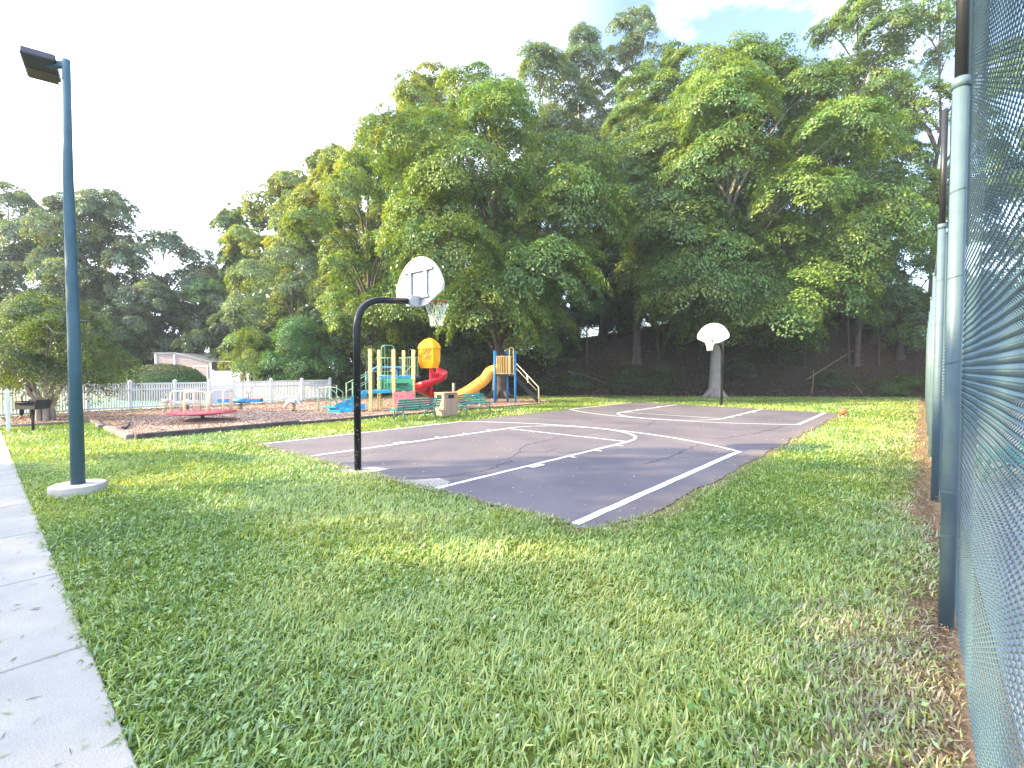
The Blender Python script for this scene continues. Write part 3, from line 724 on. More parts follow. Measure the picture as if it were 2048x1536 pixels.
# ------------------------------------------------------------------ spring riders
def spring(mb, h, r=.07):
    mb.tube([(r * math.cos(t_ * 6.28 * 5), r * math.sin(t_ * 6.28 * 5), .02 + h * t_) for t_ in [k / 70 for k in range(71)]], .012, 5)
def skin_body(name, verts, edges, radii, m, parent, sub=2, rootv=0):
    me = bpy.data.meshes.new(name); me.from_pydata(verts, edges, []); o = bpy.data.objects.new(name, me); COL.objects.link(o)
    if parent: o.parent = parent
    sk = o.modifiers.new('skin', 'SKIN'); sk.use_smooth_shade = True
    if not me.skin_vertices: me.skin_vertices.new(name='')
    for i, sv in enumerate(me.skin_vertices[0].data):
        r_ = radii[i]; sv.radius = r_ if hasattr(r_, '__len__') else (r_, r_); sv.use_root = (i == rootv)
    ss = o.modifiers.new('sub', 'SUBSURF'); ss.levels = sub; ss.render_levels = sub
    me.materials.append(m); return o
hx, hy = S(-8.95, 19.2)
hr = empty('spring_rider', (hx, hy, .02), R(41)); tag(hr, 'blue and white horse spring rider near the white fence', 'spring rider')
hV = [(0, 0, .42), (-.18, 0, .40), (-.30, 0, .28), (-.38, 0, .12), (.14, 0, .46), (.20, 0, .62), (.25, 0, .74), (.36, 0, .69), (.24, 0, .30), (.36, 0, .20), (-.25, .0, .46), (-.32, 0, .52)]
hE = [(0, 1), (1, 2), (2, 3), (0, 4), (4, 5), (5, 6), (6, 7), (4, 8), (8, 9), (1, 10), (10, 11)]
skin_body('body', hV, hE, [.10, .095, .08, .05, .09, .055, .055, .03, .055, .03, .05, .03], M['board'], hr)
sd = MB(); sd.box((-.02, 0, .50), (.18, .19, .05), bev=.02); sd.box((.17, 0, .68), (.04, .05, .20), bev=.015, ry=R(20)); sd.box((-.30, 0, .50), (.12, .07, .08), bev=.02); sd.box((.10, 0, .40), (.10, .195, .14), bev=.03); sd.build('saddle', M['bluet'], hr)
sp = MB(); spring(sp, .32); sp.box((0, 0, .01), (.22, .22, .02)); sp.build('spring', M['darkmetal'], hr); MB().tube([(.16, -.16, .60), (.16, .16, .60)], .014, 8).build('handle', M['darkmetal'], hr)
sx_, sy_ = S(-11.6, 20.0)
ss_ = empty('spring_seesaw', (sx_, sy_, .02), R(41)); tag(ss_, 'long blue spring rider with red seats behind the merry-go-round', 'spring rider')
q = MB(); q.box((0, 0, .36), (.85, .20, .17), bev=.07); q.tube([(-.42, 0, .36), (.42, 0, .38)], .10, 16); q.box((.62, 0, .37), (.6, .26, .12), bev=.02); q.box((-.62, 0, .37), (.6, .26, .12), bev=.02); q.build('beam', M['blue'], ss_)
for s_ in (-1, 1): MB().box((.66 * s_, 0, .445), (.52, .28, .03), bev=.01).build('seat', M['pinkred'], ss_)
q = MB(); spring(q, .28, .08)
q.build('spring', M['darkmetal'], ss_)
q = MB()
for s_ in (1,): q.tube([(.34 * s_, 0, .40), (.34 * s_, 0, .72)], .02, 8); q.tube(rounded([(.34, -.13, .80), (.34, -.13, .70), (.34, .13, .70), (.34, .13, .80)], .05), .014, 8)
q.build('handle', M['darkmetal'], ss_)
wx_, wy_ = S(-13.6, 19.6)
wr = empty('spring_rider', (wx_, wy_, .02), R(60)); tag(wr, 'low white dolphin shaped spring rider behind the merry-go-round rails', 'spring rider')
skin_body('body', [(0, 0, .30), (.25, 0, .33), (.42, 0, .26), (-.25, 0, .27), (-.45, 0, .34), (-.55, .1, .36), (-.55, -.1, .36), (.05, 0, .46)], [(0, 1), (1, 2), (0, 3), (3, 4), (4, 5), (4, 6), (0, 7)], [.11, .10, .05, .08, .04, .03, .03, .04], M['board'], wr)
q = MB(); spring(q, .22); q.build('spring', M['darkmetal'], wr); MB().tube([(.12, -.15, .48), (.12, .15, .48)], .014, 8).build('handle', M['darkmetal'], wr)
wx_, wy_ = S(-15.2, 20.6)
wr = empty('spring_rider', (wx_, wy_, .02), R(20)); tag(wr, 'white spring rider with curled handles left of the merry-go-round', 'spring rider')
skin_body('body', [(0, 0, .30), (.18, 0, .34), (.26, 0, .52), (.36, 0, .58), (-.2, 0, .32), (-.34, 0, .42)], [(0, 1), (1, 2), (2, 3), (0, 4), (4, 5)], [.10, .08, .06, .04, .08, .03], M['board'], wr)
q = MB(); spring(q, .22); q.build('spring', M['railcream'], wr); q = MB(); q.tube(rounded([(.2, -.18, .70), (.2, -.16, .58), (.2, .16, .58), (.2, .18, .70)], .08), .014, 8); q.build('handle', M['railcream'], wr); MB().tube(rounded([(.2, -.2, .12), (-.2, -.2, .12), (-.2, .2, .12), (.2, .2, .12)], .08), .012, 6).build('foot_rail', M['railcream'], wr)

# ------------------------------------------------------------------ climbing tower (camera-frame local axes)
ang = math.atan2(SA, CA)
def local(X, Y, X0, Y0): return (X - X0, Y - Y0)
tx, ty = S(-5.0, 19.8); tw = empty('play_tower', (tx, ty, .02), ang); tag(tw, 'play tower with cream posts, blue steps, green panel, yellow hood and red spiral slide', 'play structure')
P = {'a': (-.78, -.65), 'b': (-.72, .42), 'c': (.05, -.15), 'd': (.22, .95), 'e': (.80, .22)}
for k_, (px, pyy) in P.items():
    p = MB().box((px, pyy, 1.27), (.13, .13, 2.54), bev=.015)
    p.build('post', M['cream'], tw)
    for z in ((.72, 1.62) if k_ == 'a' else (1.05, 1.62) if k_ == 'c' else (1.05, 1.30, 1.55, 1.85, 2.2)): MB().box((px, pyy, z), (.165, .165, .045), bev=.008).build('clamp', M['cream'], tw)
dk = MB(); dk.prism([(-1.15, -.9), (-.74, -.62), (.05, -.12), (.1, .4), (-.70, .40), (-1.2, 0)], .72, .83); dk.build('lower_deck', M['bluet'], tw)
dk = MB(); dk.prism([(-.70, .30), (.80, .16), (.95, 1.0), (-.5, 1.15)], 1.34, 1.42); dk.build('upper_deck', M['blue'], tw)
pn = MB(); pn.box((.06, .20, 1.06), (1.42, .03, .52), bev=.006, rz=R(-4)); pn.build('panel', M['green'], tw)
pn = MB(); pn.box((.10, .08, 1.13), (.95, .22, .03), bev=.008, rz=R(-4)); pn.tube([(.45, .02, 1.11), (.45, .16, 1.0)], .012, 6); pn.build('shelf', M['green'], tw)
def railing(a, b_, z0, z1, m, parent, n_=8, name='guardrail'):
    g = MB(); a, b_ = Vector((*a, 0)), Vector((*b_, 0)); g.tube([a + Vector((0, 0, z0)), b_ + Vector((0, 0, z0))], .016, 6); g.tube([a + Vector((0, 0, z1)), b_ + Vector((0, 0, z1))], .016, 6)
    for i in range(n_):
        q_ = a.lerp(b_, (i + .5) / n_); g.tube([q_ + Vector((0, 0, z0)), q_ + Vector((0, 0, z1))], .010, 5, cap=False)
    return g.build(name, m, parent)
railing((-.72, -.60), (.0, -.15), .87, 1.62, M['grail'], tw, 6)
railing((-.66, .36), (.02, .30), 1.45, 2.2, M['grail'], tw, 5)
railing((.12, .5), (.74, .30), 1.45, 2.2, M['grail'], tw, 7)
railing((.25, .95), (.9, .9), 1.45, 2.25, M['grail'], tw, 7)
MB().tube(rounded([(-.60, .38, 1.4), (-.60, .38, 2.74), (-.12, .55, 2.74), (-.12, .55, 1.4)], .13), .021, 8).build('arch_rail', M['grail'], tw)
MB().tube(rounded([(-.48, .42, 1.4), (-.48, .42, 2.70), (-.60, .5, 2.70)], .10), .018, 8).build('arch_rail', M['grail'], tw)
MB().tube(rounded([(.40, .16, 1.5), (.40, .16, 1.84), (.78, .16, 1.84)], .10), .016, 8).build('grab_rail', M['grail'], tw)
MB().tube(rounded([(.40, .16, 1.5), (.74, .16, 1.86), (.88, .35, 2.5)], .10), .016, 8).build('grab_rail', M['grail'], tw)
# climbing ladder of stacked discs
lad = MB()
for i in range(11): lad.box((-.60, .18, .15 + .11 * i), (.20 - .004 * i, .16, .022), bev=.006)
lad.tube([(-.72, .18, 0), (-.68, .18, 1.5)], .02, 6); lad.build('climbing_rungs', M['grail'], tw)
# climbing wall
cw = MB(); cw.add([(.05, -.32, .74), (.82, .06, .76), (1.06, -.52, .10), (.30, -.92, .10), (.07, -.28, .77), (.84, .10, .79), (1.08, -.48, .12), (.32, -.88, .12)], [(0, 1, 2, 3), (7, 6, 5, 4), (0, 4, 5, 1), (1, 5, 6, 2), (2, 6, 7, 3), (3, 7, 4, 0)]); wall = cw.build('climbing_wall', M['pinkred'], tw)
A0 = Vector((.05, -.33, .74)); U = Vector((.77, .38, .02)); Wv = Vector((.25, -.60, -.64)); nn_ = U.cross(Wv).normalized(); nn_ = nn_ if nn_.y < 0 else -nn_
for (u, v) in ((.15, .2), (.38, .22), (.7, .12), (.9, .22), (.5, .5), (.75, .62), (.28, .75), (.55, .85), (.9, .85), (.2, .5)):
    c_ = A0 + U * u + Wv * v + nn_ * .015; MB().tube([c_, c_ + nn_ * .035], [.032, .018], 7).build('grip', M['hold'], wall)
# blue posts and arch behind
q = MB(); q.tube([(-.35, 2.1, 0), (-.35, 2.1, 1.75)], .05, 12); q.tube([(.35, 1.9, 0), (.35, 1.9, 1.3)], .05, 12); q.tube([(-1.2, 2.0, 0), (-1.2, 2.0, 1.85)], .05, 12)
q.tube(rounded([(-1.75, 2.0, 1.2), (-1.4, 2.0, 1.80), (.0, 1.95, 1.80), (.3, 1.9, 1.3)], .2), .06, 12); q.build('monkey_bar', M['blue'], tw)
# steps
stp = empty('steps', (0, 0, 0)); stp.parent = tw
stp_b = MB()
for i in range(5):
    x0 = -2.02 + .21 * i; stp_b.box((x0, -.85 + .06 * i, .24 + .12 * i), (.24, .66, .05), bev=.012, rz=R(8))
    stp_b.box((x0 + .11, -.85 + .06 * i, .17 + .12 * i), (.03, .66, .12), rz=R(8))
stp_b.box((-2.20, -1.05, .20), (.55, .75, .06), bev=.015); stp_b.box((-1.75, -1.28, .10), (.9, .04, .17), bev=.01); stp_b.box((-1.98, -1.40, .05), (.5, .05, .12), bev=.01)
stp_b.prism([(-2.05, -1.22), (-2.0, -1.24), (-.95, -.78), (-1.0, -.74)], .08, .30)
bpy.data.objects.remove(stp); stp_b.build('steps', M['bluet'], tw)
st2 = MB(); st2.add([(-1.95, -1.2, .10), (-.92, -.72, .60), (-.92, -.72, .83), (-1.95, -1.2, .34)], [(0, 1, 2, 3)]); st2.add([(-1.95, -1.17, .10), (-.92, -.69, .60), (-.92, -.69, .83), (-1.95, -1.17, .34)], [(3, 2, 1, 0)]); st2.build('stringer', M['bluet'], tw)
for (off_, nm) in ((0, 0), (1, 1)):
    g = MB(); oy = off_ * .72
    g.tube([(-2.62, -1.35 + oy, 0), (-2.62, -1.35 + oy, 1.02)], .018, 6); g.tube([(-2.15, -1.4 + oy, 0), (-2.15, -1.4 + oy, 1.0)], .018, 6)
    g.tube([(-2.62, -1.35 + oy, 1.0), (-2.15, -1.4 + oy, .96), (-1.9, -1.4 + oy, .78), (-1.9, -1.4 + oy, .05)], .018, 6)
    g.tube([(-2.15, -1.4 + oy, .62), (-1.9, -1.4 + oy, .42)], .016, 6)
    g.tube([(-1.62, -1.05 + oy, .1), (-1.62, -1.05 + oy, 1.18)], .026, 8); g.tube([(-1.62, -1.05 + oy, 1.14), (-.85, -.68 + oy * .7, 1.60)], .018, 6); g.tube([(-1.62, -1.05 + oy, .82), (-.85, -.68 + oy * .7, 1.28)], .015, 6)
    g.tube([(-.95, -.72 + oy * .7, .7), (-.95, -.72 + oy * .7, 1.62)], .020, 6)
    for z in (.2, .45): g.tube([(-1.62, -1.05 + oy, z), (-1.0, -.75 + oy * .7, z + .40)], .013, 5)
    g.build('handrail', M['grail'], tw)
# hood
hc = (1.42, .55); h_ = MB(); n_ = 6
def ringp(r_, z): return [(hc[0] + r_ * math.cos(2 * math.pi * k / n_), hc[1] + r_ * math.sin(2 * math.pi * k / n_), z) for k in range(n_)]
lev = [(.36, 1.76), (.45, 2.08), (.46, 2.60), (.49, 2.64), (.41, 2.80), (.22, 2.97), (.03, 3.05)]
vs = []; fs = []
for (r_, z) in lev: vs += ringp(r_, z)
m_ = len(lev)
for i in range(m_ - 1):
    for k in range(n_):
        if not (k == 3 and i < 2): fs.append((i * n_ + k, i * n_ + (k + 1) % n_, (i + 1) * n_ + (k + 1) % n_, (i + 1) * n_ + k))
fs.append(tuple((m_ - 1) * n_ + k for k in range(n_)))
h_.add(vs, fs); hood = h_.build('hood', M['yellow'], tw); hood.modifiers.new('thick', 'SOLIDIFY').thickness = .015
yf = hc[1] - .46 * math.cos(R(30)) - .006
for (x0, z0) in ((-.17, 2.36), (-.08, 2.36), (.01, 2.36), (-.14, 2.12), (-.05, 2.12), (.04, 2.12)):
    MB().tube([(hc[0] + x0, yf + .01, z0), (hc[0] + x0 + .13, yf, z0 + .20)], .011, 5).build('slot', M['darkmetal'], hood)
rb = MB()
for k in range(n_):
    a = 2 * math.pi * k / n_; rb.tube([(hc[0] + r_ * math.cos(a), hc[1] + r_ * math.sin(a), z) for (r_, z) in lev], .02, 6)
rb.tube(ringp(.475, 2.61) + [ringp(.475, 2.61)[0]], .022, 6)
p3, p4 = Vector(ringp(.45, 2.1)[3]), Vector(ringp(.45, 2.1)[4])
for q_ in (.2, .5, .8):
    rb.tube([p3.lerp(p4, q_) + Vector((0, 0, -.2)), p3.lerp(p4, 1 - q_) + Vector((0, 0, .5))], .014, 5)
rb.build('ribs', M['yellow'], hood)
# spiral slide
spr = MB(); K = 40; vs = []; prof = [(-.28, .24), (-.27, .05), (-.18, 0), (.10, 0), (.25, .07), (.30, .30)]
for i in range(K + 1):
    t_ = i / K; a = R(80) - R(430) * t_; z = 1.52 - 1.32 * t_ ** .95; rad = .42 + (.35 * max(0, t_ - .8) / .2)
    for (dr, dz) in prof: vs.append((hc[0] + .08 + (rad + dr) * math.cos(a), hc[1] - .1 + (rad + dr) * math.sin(a), z + dz))
m_ = len(prof); fs = [(i * m_ + k, i * m_ + k + 1, (i + 1) * m_ + k + 1, (i + 1) * m_ + k) for i in range(K) for k in range(m_ - 1)]
spr.add(vs, fs, True); so = spr.build('spiral_slide', M['red'], tw); sol = so.modifiers.new('thick', 'SOLIDIFY'); sol.thickness = .02
MB().tube([(hc[0] + .08, hc[1] - .1, 0), (hc[0] + .08, hc[1] - .1, 1.8)], .08, 14).build('slide_column', M['red'], tw)

# ------------------------------------------------------------------ tube slide tower
tx, ty = S(-.35, 24.0); ts = empty('tube_slide_tower', (tx, ty, .02), ang); tag(ts, 'blue posted tower with an orange tube slide and black steps', 'play structure')
for (px, pyy) in ((-.53, -.2), (.12, .35), (.52, -.05), (-.50, .8)): MB().tube([(px, pyy, 0), (px, pyy, 2.66)], .055, 14).build('post', M['blue'], ts)
MB().prism([(-.55, -.15), (.5, 0), (.52, .9), (-.5, .85)], 1.36, 1.45).build('platform', M['darkmetal'], ts)
q = MB(); 
for i in range(9): q.box((-.42 + .085 * i, .02 + .02 * i, 1.92), (.055, .02, .88), bev=.008)
q.build('slat_panel', M['yellow'], ts)
railing((-.47, -.18), (.47, -.06), 1.50, 2.38, M['railcream'], ts, 8)
MB().tube(rounded([(.22, -.16, 1.42), (.22, -.16, 2.82), (.42, -.14, 2.82), (.42, -.14, 1.42)], .11), .022, 8).build('grab_loop', M['cream'], ts)
tb = MB(); path = rounded([(-.2, .3, 1.72), (-.80, .25, 1.62), (-1.02, .2, 1.20), (-1.9, .1, .58), (-2.45, 0, .28), (-2.75, -.05, .28)], .35, 6)
tb.tube(path, .29, 24, cap=False); tube_o = tb.build('tube_slide', M['orange'], ts); so = tube_o.modifiers.new('thick', 'SOLIDIFY'); so.thickness = .03
fl = MB()
for i in (4, 12, 18): 
    if i + 1 < len(path): fl.tube([path[i], path[i].lerp(path[i + 1], .25)], .305, 24)
fl.build('flange', M['orange'], tube_o)
q = MB()
for i in range(8): q.box((.68 + .145 * i, .35, 1.30 - .165 * i), (.24, .62, .035), bev=.006)
for sy in (.04, .66):
    q.add([(.55, sy, 1.42), (1.86, sy, .02), (1.62, sy, .02), (.45, sy, 1.24)], [(0, 1, 2, 3), (3, 2, 1, 0)])
q.build('steps', M['darkmetal'], ts)
for sy in (.0, .70):
    g = MB(); g.tube([(.55, sy, 1.80), (1.60, sy, .64)], .018, 6); g.tube([(.55, sy, 2.05), (1.72, sy, .80), (1.74, sy, 0)], .020, 8)
    g.tube([(1.12, sy, 1.44), (1.18, sy, 1.02)], .035, 8); g.build('handrail', M['railcream'], ts)
# utility box and stub post behind benches
ux, uy = S(-2.2, 27.5); q = MB().box((0, 0, .38), (.55, .35, .76), bev=.02); tag(q.build('utility_box', M['galv'], loc=(ux, uy, .1)), 'pale utility box behind the bench that faces the court', 'utility box')
ux, uy = S(-3.35, 27.0); q = MB().tube([(0, 0, -.1), (0, 0, .95)], .09, 10); tag(q.build('stub_post', M['barkp'], loc=(ux, uy, .0)), 'short grey wooden post beyond the foot of the tube slide', 'post')

# ------------------------------------------------------------------ white picket fence and pool yard
pool_pts = [(-18.35, 9.9), (-18.35, -1.25), (-17.6, -3.9), (-22, -12), (-60, -12), (-60, 20), (-30, 22)]
sheet('pool_deck', pool_pts, .016, mat('pool_deck', (.42, .45, .48), .85, .06, 1.5))
# water
wm = bpy.data.materials.new('pool_water'); wm.use_nodes = True; b = wm.node_tree.nodes['Principled BSDF']; b.inputs['Base Color'].default_value = (.16, .48, .62, 1); b.inputs['Roughness'].default_value = .35; b.inputs['Specular IOR Level'].default_value = .1
sheet('pool_water', [(-21.5, 3.5), (-21.5, -2.5), (-26, -3), (-30, 1), (-27, 5)], .024, wm)
pf = [S(-18.3, 16.2), S(-17.75, 17.6), S(-17.2, 19.0), (-18.42, .15), (-18.40, 1.75), (-18.38, 3.1), (-18.40, 4.15), (-18.6, 6.0), (-19.0, 7.8), (-19.3, 9.6)]
wf = empty('picket_fence', (0, 0, 0)); tag(wf, 'white vinyl picket fence along the far side of the playground', 'fence')
for i, p in enumerate(pf):
    q = MB(); q.box((p[0], p[1], .59), (.125, .125, 1.20), bev=.01); q.box((p[0], p[1], 1.205), (.155, .155, .035), bev=.01); q.lathe((p[0], p[1], 1.22), [(.09, 0), (.01, .05)], 4); q.build('post', M['white'], wf)
for i in range(len(pf) - 1):
    if i == 5: continue
    a, b_ = Vector((*pf[i], 0)), Vector((*pf[i + 1], 0)); d = b_ - a; L_ = d.length; rz = math.atan2(d.y, d.x); c_ = (a + b_) / 2
    q = MB()
    for z, hh_ in ((1.10, .07), (.86, .07), (.10, .07)): q.box((c_.x, c_.y, z), (L_ - .12, .045, hh_), rz=rz)
    n_ = int(L_ / .085)
    for k in range(n_):
        p = a + d * ((k + .5) / n_); q.box((p.x, p.y, .60), (.046, .022, .96), rz=rz)
    q.build('picket_panel', M['white'], wf)
a, b_ = Vector((*pf[5], 0)), Vector((*pf[6], 0)); d = b_ - a; c_ = (a + b_) / 2
q = MB().box((c_.x, c_.y, .45), (d.length - .14, .05, .78), rz=math.atan2(d.y, d.x), bev=.008); q.box((c_.x, c_.y, .92), (d.length - .14, .05, .10), rz=math.atan2(d.y, d.x), bev=.008); q.build('gate', M['white'], wf)
# solid privacy fence behind and further white rails
def privacy(pts, h, label, nm='privacy_fence'):
    r = empty(nm, (*pts[0], 0)); tag(r, label, 'fence')
    for i, p in enumerate(pts): MB().box((p[0] - pts[0][0], p[1] - pts[0][1], h / 2 + .04), (.13, .13, h + .1), bev=.01).build('post', M['white'], r)
    for a, b_ in zip(pts[:-1], pts[1:]):
        L_ = math.dist(a, b_); rz = math.atan2(b_[1] - a[1], b_[0] - a[0]); q = MB(); n_ = max(2, int(L_ / .16))
        for k in range(n_):
            t_ = (k + .5) / n_; q.box((a[0] + (b_[0] - a[0]) * t_ - pts[0][0], a[1] + (b_[1] - a[1]) * t_ - pts[0][1], h / 2), (L_ / n_ - .012, .03, h - .04), rz=rz)
        q.box(((a[0] + b_[0]) / 2 - pts[0][0], (a[1] + b_[1]) / 2 - pts[0][1], h - .02), (L_ - .13, .06, .07), rz=rz)
        q.build('panel', M['white'], r)
privacy([S(-21.0, 33), S(-18.6, 33.2), S(-16.4, 33.4), S(-14.4, 33.6), S(-12.6, 33.8)], 1.62, 'tall solid white fence behind the picket gate beside the siding building')
privacy([S(-40.5, 46), S(-38.6, 46), S(-36.9, 46.2)], 1.75, 'distant white rail fence left of the clipped round hedge')
# pool house
ph = empty('pool_house', (*S(-27.3, 36), 0), ang); tag(ph, 'beige sided pool house with white trim and a sloping roofline', 'building')
q = MB(); out_ = [(0, 0, 0), (4.25, 0, 0), (4.25, 0, 2.25), (1.45, 0, 2.95), (0, 0, 2.95)]
q.add(out_ + [(p[0], 4, p[2]) for p in out_], [(0, 1, 2, 3, 4), (9, 8, 7, 6, 5), (0, 5, 6, 1), (1, 6, 7, 2), (4, 9, 5, 0)]); hw = q.build('wall', M['siding'], ph)
q = MB()
for i in range(17):
    z = .14 + .165 * i; xr = 4.25 if z < 2.2 else max(1.5, 4.25 - (z - 2.25) / .7 * 2.8)
    q.box((xr / 2, -.008, z), (xr - .1, .014, .02))
q.build('siding_laps', M['siding'], hw)
q = MB(); q.tube([(1.45, -.05, 2.99), (4.35, -.05, 2.27)], .075, 4); q.tube([(-.06, -.05, 2.99), (1.45, -.05, 2.99)], .075, 4)
for xx in (0.0, 1.45, 4.22): q.box((xx, -.03, 1.13 if xx > 4 else 1.45), (.12, .05, 2.24 if xx > 4 else 2.9))
q.build('trim', M['white'], ph)
q = MB(); q.add([(-.1, -.15, 3.03), (1.45, -.15, 3.03), (4.45, -.15, 2.30), (4.45, 4.1, 2.30), (1.45, 4.1, 3.03), (-.1, 4.1, 3.03)], [(0, 1, 4, 5), (1, 2, 3, 4)]); ro = q.build('roof', M['roof'], ph); ro.modifiers.new('t', 'SOLIDIFY').thickness = .06
q = MB(); q.box((3.45, -.02, .95), (.95, .04, 1.9)); q.build('door', M['siding'], ph)
q = MB(); q.box((2.92, -.045, .98), (.07, .03, 1.96)); q.box((3.98, -.045, .98), (.07, .03, 1.96)); q.box((3.45, -.045, 1.98), (1.13, .03, .07)); q.build('door_frame', M['white'], ph)
ph = empty('pool_shed', (*S(-23.0, 37.5), 0), ang); tag(ph, 'low tan shed with a dark flat roof edge behind the white privacy fence', 'building')
MB().box((1.4, 1.5, .95), (2.8, 3, 1.9)).build('wall', M['sidingt'], ph); MB().box((1.3, 1.5, 2.12), (3.0, 3.4, .42), bev=.03).build('roof', M['roof'], ph); MB().box((1.3, -.22, 2.37), (3.1, .06, .07)).build('trim', M['white'], ph)
ph = empty('picnic_shelter', (*S(-44, 50), 0), ang); tag(ph, 'far grey roofed shelter half hidden left of the round hedge', 'shelter')
q = MB(); q.add([(0, 0, 1.9), (5, 0, 1.9), (2.6, 1.5, 2.9), (0, 3, 1.9), (5, 3, 1.9)], [(0, 1, 2), (1, 4, 2), (4, 3, 2), (3, 0, 2), (0, 3, 4, 1)]); q.build('roof', M['roof'], ph)
for p in ((.2, .2), (4.8, .2), (.2, 2.8), (4.8, 2.8)): MB().box((p[0], p[1], .95), (.14, .14, 1.9)).build('post', M['white'], ph)
# closed patio umbrella
um = empty('patio_umbrella', (*S(-16.8, 29.3), 0)); tag(um, 'closed brown patio umbrella beyond the white picket fence', 'umbrella')
MB().tube([(0, 0, 0), (0, 0, 2.2)], .03, 8).build('pole', M['darkmetal'], um)
MB().lathe((0, 0, .95), [(.10, 0), (.20, .12), (.15, .55), (.07, 1.0), (.02, 1.2)], 10).build('canopy', M['tanp'], um)

# ------------------------------------------------------------------ grill, white stake, person
gr = empty('park_grill', (*S(-13.42, 13.1), 0), ang); tag(gr, 'black pedestal park grill on the lawn left of the lamp post', 'grill')
MB().tube([(0, 0, -.05), (0, 0, .62)], .032, 10).build('pedestal', M['darkmetal'], gr)
q = MB()
q.box((0, 0, .62), (.56, .40, .02)); q.box((0, .20, .74), (.56, .02, .26)); q.box((-.28, 0, .72), (.02, .40, .22)); q.box((.28, 0, .74), (.02, .40, .26)); q.box((0, -.20, .68), (.56, .02, .13)); q.build('firebox', M['darkmetal'], gr)
q = MB()
for i in range(10): q.tube([(-.25 + .055 * i, -.24, .80), (-.25 + .055 * i, .16, .80)], .006, 4)
q.tube([(-.27, -.24, .80), (.27, -.24, .80)], .009, 5); q.tube([(-.32, -.1, .62), (-.48, -.1, .60)], .010, 5); q.build('grate', M['darkmetal'], gr)
q = MB().box((0, 0, .56), (.085, .085, 1.16), bev=.006); q.lathe((0, 0, 1.14), [(.05, 0), (.005, .03)], 4)
tag(q.build('marker_post', M['white'], loc=(*S(-14.0, 13.0), 0)), 'plain white square post on the lawn beside the black grill', 'post')
pr_ = empty('person', (*S(-16.75, 16.5), .02), ang + R(15)); tag(pr_, 'person in a mint shirt and dark trousers, hunched over on a seat behind the grill', 'person')
pv = [(0, 0, .50), (0, -.04, .66), (.02, -.16, .84), (.04, -.28, .96), (.06, -.38, 1.0), (.07, -.45, 1.02), (.08, -.53, .98),
      (.12, -.05, .48), (.16, -.40, .52), (.17, -.42, .28), (.18, -.44, .07), (.18, -.56, .03),
      (-.12, -.05, .48), (-.16, -.40, .52), (-.17, -.42, .28), (-.18, -.44, .07), (-.18, -.56, .03)]
pe = [(0, 1), (1, 2), (2, 3), (3, 4), (4, 5), (5, 6), (0, 7), (7, 8), (8, 9), (9, 10), (10, 11), (0, 12), (12, 13), (13, 14), (14, 15), (15, 16)]
prd = [(.15, .12), (.14, .11), (.16, .11), (.15, .09), (.055, .055), (.09, .10), (.07, .08), .095, .07, .055, .04, .035, .095, .07, .055, .04, .035]
arms = [(.17, -.30, .94), (.24, -.38, .72), (.14, -.50, .58), (.11, -.56, .55), (-.13, -.30, .94), (-.22, -.38, .72), (-.12, -.50, .58), (-.08, -.56, .55)]
pv += arms; pe += [(3, 17), (17, 18), (18, 19), (19, 20), (3, 21), (21, 22), (22, 23), (23, 24)]; prd += [.055, .042, .034, .03, .055, .042, .034, .03]
skin_body('body', pv, pe, prd, M['skin'], pr_)
skin_body('shirt', [(0, .01, .50), (0, -.04, .66), (.02, -.16, .84), (.04, -.27, .955), (.18, -.30, .94), (.25, -.37, .76), (-.14, -.30, .94), (-.23, -.37, .76)], [(0, 1), (1, 2), (2, 3), (3, 4), (4, 5), (3, 6), (6, 7)], [(.17, .14), (.165, .13), (.18, .125), (.165, .10), .075, .062, .075, .062], M['mint'], pr_)
skin_body('trousers', [(0, .0, .47), (.12, -.05, .48), (.16, -.40, .52), (.17, -.42, .28), (.18, -.44, .10), (-.12, -.05, .48), (-.16, -.40, .52), (-.17, -.42, .28), (-.18, -.44, .10)], [(0, 1), (1, 2), (2, 3), (3, 4), (0, 5), (5, 6), (6, 7), (7, 8)], [(.16, .12), .11, .085, .07, .055, .11, .085, .07, .055], M['denim'], pr_)
skin_body('hair', [(.07, -.42, 1.08), (.08, -.46, 1.10), (.09, -.50, 1.0), (.12, -.53, .88), (.13, -.53, .78)], [(0, 1), (1, 2), (2, 3), (3, 4)], [.09, .10, .09, .06, .03], M['hair'], pr_)
st_ = empty('garden_stool', (*S(-16.75, 16.58), .02), ang); tag(st_, 'low dark stool under the hunched person', 'stool')
MB().box((0, .02, .36), (.42, .36, .05), bev=.01).build('seat', M['darkmetal'], st_)
for sx in (-.17, .17):
    for sy in (-.12, .16): MB().tube([(sx, sy, .34), (sx * 1.1, sy * 1.1, 0)], .016, 6).build('leg', M['darkmetal'], st_)

